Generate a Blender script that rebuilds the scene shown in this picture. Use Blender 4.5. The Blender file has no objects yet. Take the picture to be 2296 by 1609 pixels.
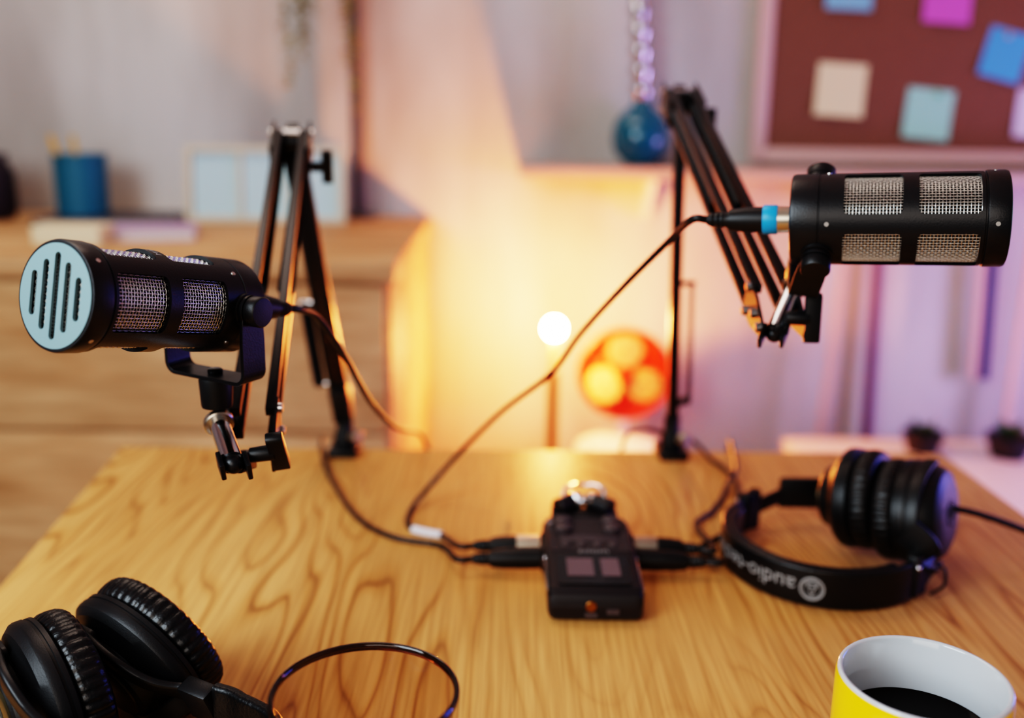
import bpy, bmesh, math, random
from mathutils import Vector, Matrix, Quaternion
random.seed(7)
PI = math.pi
V = Vector
scn = bpy.context.scene
COL = scn.collection

# ------------------------------------------------------------------ camera
CAMZ = 1.13
PITCH = math.radians(13.5)
ROLL = math.radians(0.8)
F = 35.0 / 36.0 * 2296
RC = Matrix.Rotation(PI / 2 - PITCH, 4, 'X') @ Matrix.Rotation(ROLL, 4, 'Z')
CAMLOC = V((0, 0, CAMZ))
def ray(px, py):
    return RC.to_3x3() @ V(((px - 1148) / F, (804.5 - py) / F, -1))
def W(px, py, t): return CAMLOC + ray(px, py) * t
def on_z(px, py, z):
    d = ray(px, py); return CAMLOC + d * ((z - CAMZ) / d.z)
def on_y(px, py, y):
    d = ray(px, py); return CAMLOC + d * (y / d.y)
cam = bpy.data.cameras.new('camera')
cam.lens = 35; cam.sensor_width = 36; cam.sensor_fit = 'HORIZONTAL'
cam.clip_start = 0.02
cam.dof.use_dof = True; cam.dof.focus_distance = 0.58; cam.dof.aperture_fstop = 2.8
co = bpy.data.objects.new('camera', cam); COL.objects.link(co)
co.matrix_world = Matrix.Translation(CAMLOC) @ RC
scn.camera = co

# ------------------------------------------------------------------ materials
def lin(c):
    return tuple((x / 255 / 12.92) if x / 255 <= 0.04045 else ((x / 255 + 0.055) / 1.055) ** 2.4 for x in c)
def mat(name, rgb, rough=0.5, metal=0.0, coat=0.0, trans=0.0, ior=1.45, emit=None, estr=0.0, spec=0.5, noise=None, bump=None, sheen=0):
    m = bpy.data.materials.new(name); m.use_nodes = True
    nt = m.node_tree; b = nt.nodes['Principled BSDF']
    c = lin(rgb) + (1,)
    b.inputs['Base Color'].default_value = c
    b.inputs['Roughness'].default_value = rough
    b.inputs['Metallic'].default_value = metal
    b.inputs['Coat Weight'].default_value = coat
    b.inputs['Transmission Weight'].default_value = trans
    b.inputs['IOR'].default_value = ior
    b.inputs['Specular IOR Level'].default_value = spec
    if emit:
        b.inputs['Emission Color'].default_value = lin(emit) + (1,)
        b.inputs['Emission Strength'].default_value = estr
    if noise:                      # (scale vector, second colour)
        tc = nt.nodes.new('ShaderNodeTexCoord'); mp = nt.nodes.new('ShaderNodeMapping')
        mp.inputs['Scale'].default_value = noise[0]
        n = nt.nodes.new('ShaderNodeTexNoise'); n.inputs['Scale'].default_value = 1; n.inputs['Detail'].default_value = 5
        r = nt.nodes.new('ShaderNodeValToRGB')
        r.color_ramp.elements[0].position = 0.35; r.color_ramp.elements[1].position = 0.65
        r.color_ramp.elements[0].color = c; r.color_ramp.elements[1].color = lin(noise[1]) + (1,)
        nt.links.new(tc.outputs['Object'], mp.inputs['Vector']); nt.links.new(mp.outputs[0], n.inputs['Vector'])
        nt.links.new(n.outputs['Fac'], r.inputs[0]); nt.links.new(r.outputs[0], b.inputs['Base Color'])
    if bump:                       # (scale, strength)
        tc = nt.nodes.new('ShaderNodeTexCoord')
        n = nt.nodes.new('ShaderNodeTexNoise'); n.inputs['Scale'].default_value = bump[0]; n.inputs['Detail'].default_value = 3
        bp = nt.nodes.new('ShaderNodeBump'); bp.inputs['Strength'].default_value = bump[1]; bp.inputs['Distance'].default_value = 0.001
        nt.links.new(tc.outputs['Object'], n.inputs['Vector']); nt.links.new(n.outputs['Fac'], bp.inputs['Height'])
        nt.links.new(bp.outputs[0], b.inputs['Normal'])
    return m

def wood(name, light, mid, dark, rough=0.4, ringscale=(7.0, 1.0, 7.0), rings=9.0, seed=0.0, fine=(260, 7, 260), mask=False):
    m = bpy.data.materials.new(name); m.use_nodes = True
    nt = m.node_tree; N = nt.nodes.new; L = nt.links.new
    b = nt.nodes['Principled BSDF']; b.inputs['Roughness'].default_value = rough
    b.inputs['Specular IOR Level'].default_value = 0.2
    tc = N('ShaderNodeTexCoord')
    mp = N('ShaderNodeMapping'); mp.inputs['Scale'].default_value = ringscale; mp.inputs['Location'].default_value = (seed, seed * 0.7, 0)
    L(tc.outputs['Object'], mp.inputs[0])
    n1 = N('ShaderNodeTexNoise'); n1.inputs['Scale'].default_value = 1.0; n1.inputs['Detail'].default_value = 2.5; n1.inputs['Roughness'].default_value = 0.45; n1.inputs['Distortion'].default_value = 0.25
    L(mp.outputs[0], n1.inputs['Vector'])
    mu = N('ShaderNodeMath'); mu.operation = 'MULTIPLY'; mu.inputs[1].default_value = rings
    L(n1.outputs['Fac'], mu.inputs[0])
    fr = N('ShaderNodeMath'); fr.operation = 'FRACT'; L(mu.outputs[0], fr.inputs[0])
    r = N('ShaderNodeValToRGB'); e = r.color_ramp.elements
    e[0].position = 0.0; e[0].color = lin(mid) + (1,)
    e[1].position = 1.0; e[1].color = lin(mid) + (1,)
    for p, c in ((0.15, light), (0.55, light), (0.80, mid), (0.92, dark)):
        k = e.new(p); k.color = lin(c) + (1,)
    L(fr.outputs[0], r.inputs[0])
    ring_out = r.outputs[0]
    if mask:                       # the figure fades in and out over the board
        mpm = N('ShaderNodeMapping'); mpm.inputs['Scale'].default_value = (4, 2.2, 4); mpm.inputs['Location'].default_value = (1.7, 0.4, 0); L(tc.outputs['Object'], mpm.inputs[0])
        nm = N('ShaderNodeTexNoise'); nm.inputs['Scale'].default_value = 1.0; nm.inputs['Detail'].default_value = 2; L(mpm.outputs[0], nm.inputs['Vector'])
        mr = N('ShaderNodeMapRange'); mr.inputs[1].default_value = 0.40; mr.inputs[2].default_value = 0.58; mr.inputs[3].default_value = 0.15; mr.inputs[4].default_value = 0.95
        L(nm.outputs['Fac'], mr.inputs[0])
        mxm = N('ShaderNodeMix'); mxm.data_type = 'RGBA'; mxm.inputs[6].default_value = lin(light) + (1,)
        L(mr.outputs[0], mxm.inputs[0]); L(r.outputs[0], mxm.inputs[7]); ring_out = mxm.outputs[2]
    mp2 = N('ShaderNodeMapping'); mp2.inputs['Scale'].default_value = fine; L(tc.outputs['Object'], mp2.inputs[0])
    n2 = N('ShaderNodeTexNoise'); n2.inputs['Scale'].default_value = 1.0; n2.inputs['Detail'].default_value = 4; L(mp2.outputs[0], n2.inputs['Vector'])
    r2 = N('ShaderNodeValToRGB'); r2.color_ramp.elements[0].position = 0.3; r2.color_ramp.elements[1].position = 0.62
    r2.color_ramp.elements[0].color = (0.62, 0.55, 0.48, 1); r2.color_ramp.elements[1].color = (1, 1, 1, 1)
    L(n2.outputs['Fac'], r2.inputs[0])
    mx = N('ShaderNodeMix'); mx.data_type = 'RGBA'; mx.blend_type = 'MULTIPLY'; mx.inputs[0].default_value = 0.75
    L(ring_out, mx.inputs[6]); L(r2.outputs[0], mx.inputs[7])
    mp3 = N('ShaderNodeMapping'); mp3.inputs['Scale'].default_value = (5, 1.2, 5); L(tc.outputs['Object'], mp3.inputs[0])
    n3 = N('ShaderNodeTexNoise'); n3.inputs['Scale'].default_value = 1.0; n3.inputs['Detail'].default_value = 1; L(mp3.outputs[0], n3.inputs['Vector'])
    r3 = N('ShaderNodeValToRGB'); r3.color_ramp.elements[0].position = 0.35; r3.color_ramp.elements[1].position = 0.65
    r3.color_ramp.elements[0].color = (0.80, 0.74, 0.68, 1); r3.color_ramp.elements[1].color = (1, 1, 1, 1)
    L(n3.outputs['Fac'], r3.inputs[0])
    mx2 = N('ShaderNodeMix'); mx2.data_type = 'RGBA'; mx2.blend_type = 'MULTIPLY'; mx2.inputs[0].default_value = 0.8
    L(mx.outputs[2], mx2.inputs[6]); L(r3.outputs[0], mx2.inputs[7])
    L(mx2.outputs[2], b.inputs['Base Color'])
    bp = N('ShaderNodeBump'); bp.inputs['Strength'].default_value = 0.12; bp.inputs['Distance'].default_value = 0.0006
    L(n2.outputs['Fac'], bp.inputs['Height']); L(bp.outputs[0], b.inputs['Normal'])
    return m

M = {}
M['oak'] = wood('oak tabletop', (224, 170, 106), (208, 150, 86), (156, 100, 52), 0.46, (7.0, 1.1, 7.0), 30.0, 3.1, mask=True)
M['sideboard'] = wood('warm sideboard wood', (216, 174, 132), (210, 166, 124), (200, 154, 112), 0.55, (1.0, 3, 3), 5.0, 1.0, (6, 60, 60))
M['pale_wood'] = mat('pale wood', (214, 186, 150), 0.6, noise=((3, 40, 40), (196, 164, 126)))
M['wall'] = mat('plaster wall', (162, 157, 152), 0.85, noise=((4.0, 4.0, 1.1), (196, 196, 194)), bump=(60, 0.3))
M['white_wall'] = mat('white painted wall', (205, 198, 196), 0.8, noise=((1.5, 1.5, 0.6), (216, 210, 208)))
M['ceiling'] = mat('white ceiling', (214, 212, 208), 0.9, noise=((4, 4, 4), (206, 204, 200)))
M['floor'] = wood('brown floor boards', (140, 92, 60), (118, 74, 46), (84, 50, 30), 0.5, (5, 1, 5), 5.0, 2.0)
M['black_metal'] = mat('black powder coated metal', (17, 17, 20), 0.36, 0.0, bump=(900, 0.12))
M['black_plastic'] = mat('black matte plastic', (16, 16, 18), 0.42, bump=(1200, 0.10))
M['black_gloss'] = mat('black gloss plastic', (12, 12, 14), 0.18)
M['leather'] = mat('black leatherette', (15, 15, 17), 0.33, bump=(420, 0.35))
M['foam'] = mat('black foam', (8, 8, 9), 0.95, bump=(700, 0.8))
M['plate'] = mat('pale anodised face plate', (122, 148, 152), 0.45, 0.35, bump=(1500, 0.05))
M['wire'] = mat('bright steel wire', (222, 222, 218), 0.20, 1.0)
M['chrome'] = mat('chrome', (215, 215, 218), 0.12, 1.0)
M['nickel'] = mat('brushed nickel', (190, 180, 165), 0.3, 1.0)
M['screw'] = mat('steel screw', (200, 195, 190), 0.3, 1.0)
M['cyan'] = mat('cyan plastic ring', (22, 140, 190), 0.4)
M['rubber'] = mat('black cable rubber', (20, 20, 22), 0.45)
M['white_ink'] = mat('pale grey print', (150, 150, 150), 0.6)
M['dark_ink'] = mat('dark print', (70, 70, 66), 0.6)
M['bar'] = mat('satin black steel bar', (34, 31, 32), 0.33, 0.55)
M['olive_cap'] = mat('bronze grey cap insert', (92, 84, 62), 0.35, 0.7)
M['screen'] = mat('unlit grey display', (104, 84, 88), 0.35, 0.0)
M['rec_body'] = mat('black recorder rubber', (26, 22, 25), 0.42, bump=(800, 0.15))
M['panel_grey'] = mat('grey keypad panel', (50, 42, 44), 0.5)  # reflected light over the keypad, put into the colour
M['rec_button'] = mat('dark grey buttons', (74, 64, 66), 0.45)
M['yellow'] = mat('yellow glaze', (246, 196, 12), 0.14, coat=0.4)
M['white_glaze'] = mat('white glaze', (190, 196, 200), 0.10, coat=0.5)
M['rim_glass'] = mat('smoky rim glass', (64, 50, 52), 0.0, trans=1.0, ior=1.5)  # smoky tint, darkened further to stand for dark refraction in the rim
M['coffee'] = mat('black coffee', (10, 4, 3), 0.08, spec=0.15)
def thin_glass(name, face, edge):
    m = bpy.data.materials.new(name); m.use_nodes = True; nt = m.node_tree; N = nt.nodes.new; L = nt.links.new
    nt.nodes.remove(nt.nodes['Principled BSDF']); out = nt.nodes['Material Output']
    lw = N('ShaderNodeLayerWeight'); lw.inputs['Blend'].default_value = 0.35
    r = N('ShaderNodeValToRGB'); r.color_ramp.elements[0].position = 0.78; r.color_ramp.elements[0].color = lin(face) + (1,)
    r.color_ramp.elements[1].position = 1.0; r.color_ramp.elements[1].color = lin(edge) + (1,)
    L(lw.outputs['Facing'], r.inputs[0])
    tr = N('ShaderNodeBsdfTransparent'); L(r.outputs[0], tr.inputs['Color'])
    gl = N('ShaderNodeBsdfGlossy'); gl.inputs['Roughness'].default_value = 0.02
    pw = N('ShaderNodeMath'); pw.operation = 'POWER'; pw.inputs[1].default_value = 5.0; L(lw.outputs['Facing'], pw.inputs[0])
    fr = N('ShaderNodeMath'); fr.operation = 'MULTIPLY_ADD'; fr.inputs[1].default_value = 0.35; fr.inputs[2].default_value = 0.035; L(pw.outputs[0], fr.inputs[0])
    mx = N('ShaderNodeMixShader'); L(fr.outputs[0], mx.inputs[0]); L(tr.outputs[0], mx.inputs[1]); L(gl.outputs[0], mx.inputs[2])
    L(mx.outputs[0], out.inputs['Surface']); return m
M['glass'] = thin_glass('smoky clear glass', (243, 236, 232), (120, 96, 96))
M['blue_cup'] = mat('teal blue plastic', (22, 98, 124), 0.5)
M['pencil'] = mat('yellow lacquer', (206, 158, 40), 0.4)
M['cream'] = mat('cream card', (222, 208, 176), 0.7)
M['lilac'] = mat('lilac paper', (176, 150, 186), 0.6)
M['page'] = mat('book pages', (218, 210, 196), 0.8)
M['dark_slate'] = mat('dark slate cover', (70, 66, 76), 0.5)
M['pale_blue'] = mat('pale blue paper', (176, 206, 214), 0.6)
M['frame_beige'] = mat('pale beige frame', (196, 188, 168), 0.6)
M['dark_box'] = mat('dark purple fabric', (40, 30, 40), 0.7)
M['grey_paint'] = mat('grey painted pole', (76, 76, 80), 0.5)
M['leaf_olive'] = mat('olive trailing leaf', (128, 118, 62), 0.5)
M['leaf_green'] = mat('dark green leaf', (52, 82, 40), 0.5)
M['terracotta'] = mat('grey planter', (120, 112, 104), 0.7)
M['dark_pot'] = mat('dark pot', (36, 32, 38), 0.5)
M['cork'] = mat('brown cork', (128, 90, 72), 0.9, noise=((300, 300, 300), (114, 78, 62)))
M['pink_frame'] = mat('pale pink painted wood', (206, 172, 166), 0.55)
M['ledge'] = mat('beige ledge board', (190, 164, 152), 0.55, noise=((3, 40, 40), (178, 150, 138)))
M['n_blue'] = mat('sky blue note', (84, 160, 214), 0.8)
M['n_lblue'] = mat('light blue note', (126, 178, 208), 0.8)
M['n_pink'] = mat('magenta pink note', (206, 106, 190), 0.8)
M['n_cream'] = mat('cream note', (224, 210, 168), 0.8)
M['n_mint'] = mat('mint note', (150, 204, 186), 0.8)
M['n_white'] = mat('white lilac note', (206, 196, 214), 0.8)
M['pin_y'] = mat('yellow pin', (220, 160, 60), 0.3)
M['pin_g'] = mat('green pin', (90, 180, 130), 0.3)
M['vase_blue'] = mat('deep blue glass', (8, 92, 116), 0.06, coat=0.6)
M['silver'] = mat('silver metal', (205, 205, 212), 0.18, 1.0)
M['bulb'] = mat('glowing bulb', (255, 240, 220), 0.3, emit=(255, 143, 66), estr=1950.0)
M['brass'] = mat('aged brass', (150, 100, 50), 0.35, 0.9)
M['orange'] = mat('orange red plastic', (206, 48, 16), 0.5)
M['pale_yellow'] = mat('pale yellow plastic', (236, 190, 120), 0.5)
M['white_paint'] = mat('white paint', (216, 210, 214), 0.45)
M['navy'] = mat('navy cloth', (46, 44, 84), 0.7)
M['beige_slat'] = mat('beige stick', (196, 168, 160), 0.6)
M['violet_dark'] = mat('dark mauve pole', (98, 66, 92), 0.5)

# ------------------------------------------------------------------ mesh builder
def frame(zdir, xhint=None):
    z = V(zdir).normalized()
    x = V(xhint) if xhint is not None else (V((1, 0, 0)) if abs(z.x) < 0.9 else V((0, 1, 0)))
    x = (x - z * x.dot(z)).normalized()
    y = z.cross(x)
    m = Matrix((x, y, z)).transposed().to_4x4()
    return m
def at(p, m=None):
    return Matrix.Translation(V(p)) @ (m if m is not None else Matrix())
def catmull(pts, n=8):
    pts = [V(p) for p in pts]; out = []
    P = [pts[0] * 2 - pts[1]] + pts + [pts[-1] * 2 - pts[-2]]
    for i in range(1, len(P) - 2):
        p0, p1, p2, p3 = P[i - 1:i + 3]
        for k in range(n):
            t = k / n
            out.append(0.5 * ((2 * p1) + (p2 - p0) * t + (2 * p0 - 5 * p1 + 4 * p2 - p3) * t * t + (3 * p1 - p0 - 3 * p2 + p3) * t ** 3))
    out.append(pts[-1]); return out
def rrect(w, h, r, n=5):
    o = []
    for cx, cy, a0 in ((w / 2 - r, h / 2 - r, 0), (-w / 2 + r, h / 2 - r, 90), (-w / 2 + r, -h / 2 + r, 180), (w / 2 - r, -h / 2 + r, 270)):
        for k in range(n + 1):
            a = math.radians(a0 + 90 * k / n); o.append((cx + r * math.cos(a), cy + r * math.sin(a)))
    return o
def circle(r, n=32, ry=None):
    return [(r * math.cos(2 * PI * k / n), (ry or r) * math.sin(2 * PI * k / n)) for k in range(n)]

class MB:
    def __init__(s): s.v = []; s.f = []
    def add(s, vs, fs, m=None):
        b = len(s.v); s.v += [(m @ V(v)) if m is not None else V(v) for v in vs]
        s.f += [tuple(b + i for i in f) for f in fs]; return s
    def box(s, size, m=None):
        x, y, z = (d / 2 for d in size)
        return s.add([(-x, -y, -z), (x, -y, -z), (x, y, -z), (-x, y, -z), (-x, -y, z), (x, -y, z), (x, y, z), (-x, y, z)],
                     [(0, 3, 2, 1), (4, 5, 6, 7), (0, 1, 5, 4), (1, 2, 6, 5), (2, 3, 7, 6), (3, 0, 4, 7)], m)
    def bar(s, p0, p1, w, h, xhint=None):
        p0, p1 = V(p0), V(p1); d = p1 - p0
        return s.box((w, h, d.length), at((p0 + p1) / 2, frame(d, xhint)))
    def lathe(s, prof, m=None, n=48, closed=False):
        """prof: (radius, height) pairs; radius 0 at an end makes a pole."""
        vs, fs, rings = [], [], []
        for r, h in prof:
            if r <= 1e-9: rings.append([len(vs)]); vs.append((0, 0, h))
            else:
                rings.append(list(range(len(vs), len(vs) + n)))
                vs += [(r * math.cos(2 * PI * k / n), r * math.sin(2 * PI * k / n), h) for k in range(n)]
        pairs = list(zip(rings, rings[1:])) + ([(rings[-1], rings[0])] if closed else [])
        for a, b in pairs:
            for k in range(n):
                k2 = (k + 1) % n
                if len(a) == 1 and len(b) == 1: continue
                if len(a) == 1: fs.append((a[0], b[k2], b[k]))
                elif len(b) == 1: fs.append((a[k], a[k2], b[0]))
                else: fs.append((a[k], a[k2], b[k2], b[k]))
        return s.add(vs, fs, m)
    def cyl(s, p0, p1, r0, r1=None, n=24, ch=0.0):
        r1 = r0 if r1 is None else r1
        p0, p1 = V(p0), V(p1); L = (p1 - p0).length
        if ch: prof = [(0, 0), (r0 - ch, 0), (r0, ch), (r1, L - ch), (r1 - ch, L), (0, L)]
        else: prof = [(0, 0), (r0, 0), (r1, L), (0, L)]
        return s.lathe(prof, at(p0, frame(p1 - p0)), n)
    def loft(s, rings, caps=True, closed=False):
        n = len(rings[0]); b = len(s.v)
        for r in rings: s.v += [V(p) for p in r]
        m = len(rings)
        for i in range(m if closed else m - 1):
            i2 = (i + 1) % m
            for k in range(n):
                k2 = (k + 1) % n
                s.f.append((b + i * n + k, b + i * n + k2, b + i2 * n + k2, b + i2 * n + k))
        if caps and not closed:
            s.f.append(tuple(b + k for k in reversed(range(n)))); s.f.append(tuple(b + (m - 1) * n + k for k in range(n)))
        return s
    def sweep(s, pts, section, up=None, closed=False, caps=True):
        """section: 2D points in (side, normal); up fixed keeps the frame from twisting."""
        pts = [V(p) for p in pts]; m = len(pts); rings = []; prev = None
        for i in range(m):
            a = pts[(i - 1) % m] if closed else pts[max(i - 1, 0)]
            c = pts[(i + 1) % m] if closed else pts[min(i + 1, m - 1)]
            t = (c - a).normalized()
            if up is not None: nrm = V(up); nrm = (nrm - t * nrm.dot(t)).normalized()
            else:
                if prev is None: prev = V((0, 0, 1)) if abs(t.z) < 0.9 else V((1, 0, 0))
                nrm = (prev - t * prev.dot(t)).normalized(); prev = nrm
            side = t.cross(nrm)
            sec = section(i / (m - 1)) if callable(section) else section
            rings.append([pts[i] + side * x + nrm * y for x, y in sec])
        return s.loft(rings, caps, closed)
    def tube(s, pts, r, n=8, closed=False): return s.sweep(pts, circle(r, n) if not callable(r) else (lambda u: circle(r(u), n)), None, closed)
    def prism(s, poly, h, m=None):
        """poly in xy, from z=0 to z=h"""
        n = len(poly)
        vs = [(x, y, 0) for x, y in poly] + [(x, y, h) for x, y in poly]
        fs = [tuple(reversed(range(n))), tuple(range(n, 2 * n))] + [(k, (k + 1) % n, n + (k + 1) % n, n + k) for k in range(n)]
        return s.add(vs, fs, m)
    def sphere(s, c, r, n=24, m=14, sc=(1, 1, 1)):
        prof = [(r * math.sin(PI * k / m), -r * math.cos(PI * k / m)) for k in range(m + 1)]
        prof[0] = (0, -r); prof[-1] = (0, r)
        return s.lathe(prof, Matrix.Translation(V(c)) @ Matrix.Diagonal((*sc, 1)), n)
    def build(s, name, m, parent=None, smooth=True, bevel=0.0, bseg=2, angle=40):
        me = bpy.data.meshes.new(name)
        me.from_pydata([tuple(v) for v in s.v], [], s.f); me.update()
        bm = bmesh.new(); bm.from_mesh(me); bmesh.ops.recalc_face_normals(bm, faces=bm.faces)
        if bevel:
            ed = [e for e in bm.edges if e.is_manifold and e.calc_face_angle(0) > math.radians(35)]
            bmesh.ops.bevel(bm, geom=ed, offset=bevel, segments=bseg, affect='EDGES', profile=0.5, clamp_overlap=True)
        bm.to_mesh(me); bm.free()
        return link(name, me, m, parent, smooth, angle)

ORG = {}                                # world location of every thing's Empty
def link(name, me, m, parent=None, smooth=True, angle=40):
    if parent is not None and parent.name in ORG:
        me.transform(Matrix.Translation(-ORG[parent.name]))
    if smooth:
        me.polygons.foreach_set('use_smooth', [True] * len(me.polygons))
        try: me.set_sharp_from_angle(angle=math.radians(angle))
        except Exception: pass
    me.materials.clear(); me.materials.append(m)
    o = bpy.data.objects.new(name, me); COL.objects.link(o)
    if parent is not None:
        o.parent = parent
        if parent.name in ORG: ORG[o.name] = ORG[parent.name]
    return o
def tag(o, label, cat, group=None, kind=None):
    o['label'] = label; o['category'] = cat
    if group: o['group'] = group
    if kind: o['kind'] = kind
    return o
def thing(name, loc, label, cat, group=None):
    o = bpy.data.objects.new(name, None); o.empty_display_size = 0.02; COL.objects.link(o)
    o.location = loc; ORG[o.name] = V(loc)
    return tag(o, label, cat, group)
def struct(o): o['kind'] = 'structure'; return o
def local_thing(name, mw, label, cat, group=None):
    """an Empty with a full transform; children are built in its own frame"""
    o = bpy.data.objects.new(name, None); o.empty_display_size = 0.02; COL.objects.link(o)
    o.matrix_world = mw
    return tag(o, label, cat, group)
def copy_tree(o, parent=None):
    c = o.copy(); COL.objects.link(c)
    if parent is not None:
        c.parent = parent
    for ch in list(o.children): copy_tree(ch, c)
    return c
def text_mesh(s, size, align='CENTER', ext=0.0, spacing=1.0):
    cu = bpy.data.curves.new('lettering', 'FONT'); cu.body = s; cu.size = size; cu.align_x = align; cu.align_y = 'CENTER'
    cu.extrude = ext; cu.resolution_u = 3; cu.space_character = spacing
    o = bpy.data.objects.new('lettering', cu); COL.objects.link(o)
    dg = bpy.context.evaluated_depsgraph_get(); dg.update()
    me = bpy.data.meshes.new_from_object(o.evaluated_get(dg))
    bpy.data.objects.remove(o); bpy.data.curves.remove(cu)
    return me
def fill_mesh(loops, depth):
    """flat 2D plate with holes; loops[0] outer"""
    cu = bpy.data.curves.new('plate', 'CURVE'); cu.dimensions = '2D'; cu.fill_mode = 'BOTH'; cu.extrude = depth / 2
    for lp in loops:
        sp = cu.splines.new('POLY'); sp.points.add(len(lp) - 1); sp.use_cyclic_u = True
        for i, (x, y) in enumerate(lp): sp.points[i].co = (x, y, 0, 1)
    o = bpy.data.objects.new('plate', cu); COL.objects.link(o)
    dg = bpy.context.evaluated_depsgraph_get(); dg.update()
    me = bpy.data.meshes.new_from_object(o.evaluated_get(dg))
    bpy.data.objects.remove(o); bpy.data.curves.remove(cu)
    return me

TZ = 0.75
# ------------------------------------------------------------------ setting
XL, XR, YF, YB, ZC = -2.3, 2.1, -1.6, 2.42, 2.6
struct(MB().box((XR - XL + 0.2, YB - YF + 0.2, 0.1), at(((XL + XR) / 2, (YF + YB) / 2, -0.05))).build('floor', M['floor'], smooth=False))
struct(MB().box((XR - XL + 0.2, 0.1, ZC), at(((XL + XR) / 2, YB + 0.05, ZC / 2))).build('wall_back', M['wall'], smooth=False))
struct(MB().box((0.1, YB - YF, ZC), at((XL - 0.05, (YF + YB) / 2, ZC / 2))).build('wall_left', M['wall'], smooth=False))
struct(MB().box((0.1, YB - YF, ZC), at((XR + 0.05, (YF + YB) / 2, ZC / 2))).build('wall_right', M['white_wall'], smooth=False))
struct(MB().box((XR - XL + 0.2, YB - YF + 0.2, 0.1), at(((XL + XR) / 2, (YF + YB) / 2, ZC + 0.05))).build('ceiling', M['ceiling'], smooth=False))
struct(MB().box((XR - XL, 0.015, 0.09), at(((XL + XR) / 2, YB - 0.0075, 0.045))).build('baseboard_back', M['white_paint'], bevel=0.003))

# ------------------------------------------------------------------ wooden table
c1, c2 = on_z(272, 1000, TZ), on_z(2112, 1015, TZ)
e1, e2 = on_z(0, 1310, TZ), on_z(2296, 1150, TZ)
d1, d2 = (e1 - c1).normalized(), (e2 - c2).normalized()
f1, f2 = c1 + d1 * 1.15, c2 + d2 * 1.15
tb = thing('wooden_table', ((c1 + c2 + f1 + f2) / 4) * 1.0 - V((0, 0, TZ)), 'light oak table with flowing grain carrying the recorder and both headphones', 'table')
quad = [(p.x, p.y) for p in (c1, f1, f2, c2)]
MB().prism(quad, 0.032, at((0, 0, TZ - 0.032))).build('tabletop', M['oak'], tb, bevel=0.003)
for p, q in ((c1, f2), (c2, f1), (f1, c2), (f2, c1)):
    g = p.lerp(q, 0.07)
    MB().box((0.06, 0.06, TZ - 0.032), at((g.x, g.y, (TZ - 0.032) / 2))).build('leg', M['oak'], tb, bevel=0.004)

# ------------------------------------------------------------------ microphones
ML, MR = 0.131, 0.0300
def boolean(obj, cutters):
    cm = MB()
    for c in cutters: cm.v, base = cm.v + c.v, len(cm.v); cm.f += [tuple(i + base for i in f) for f in c.f]
    co_ = cm.build('cutter', M['black_metal'], smooth=False)
    md = obj.modifiers.new('b', 'BOOLEAN'); md.operation = 'DIFFERENCE'; md.solver = 'EXACT'; md.object = co_
    dg = bpy.context.evaluated_depsgraph_get(); dg.update()
    me = bpy.data.meshes.new_from_object(obj.evaluated_get(dg))
    obj.modifiers.clear(); old = obj.data; obj.data = me
    bpy.data.objects.remove(co_)
    me.polygons.foreach_set('use_smooth', [True] * len(me.polygons)); me.set_sharp_from_angle(angle=math.radians(35))
    me.materials.clear(); me.materials.append(M['black_metal'])

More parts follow.
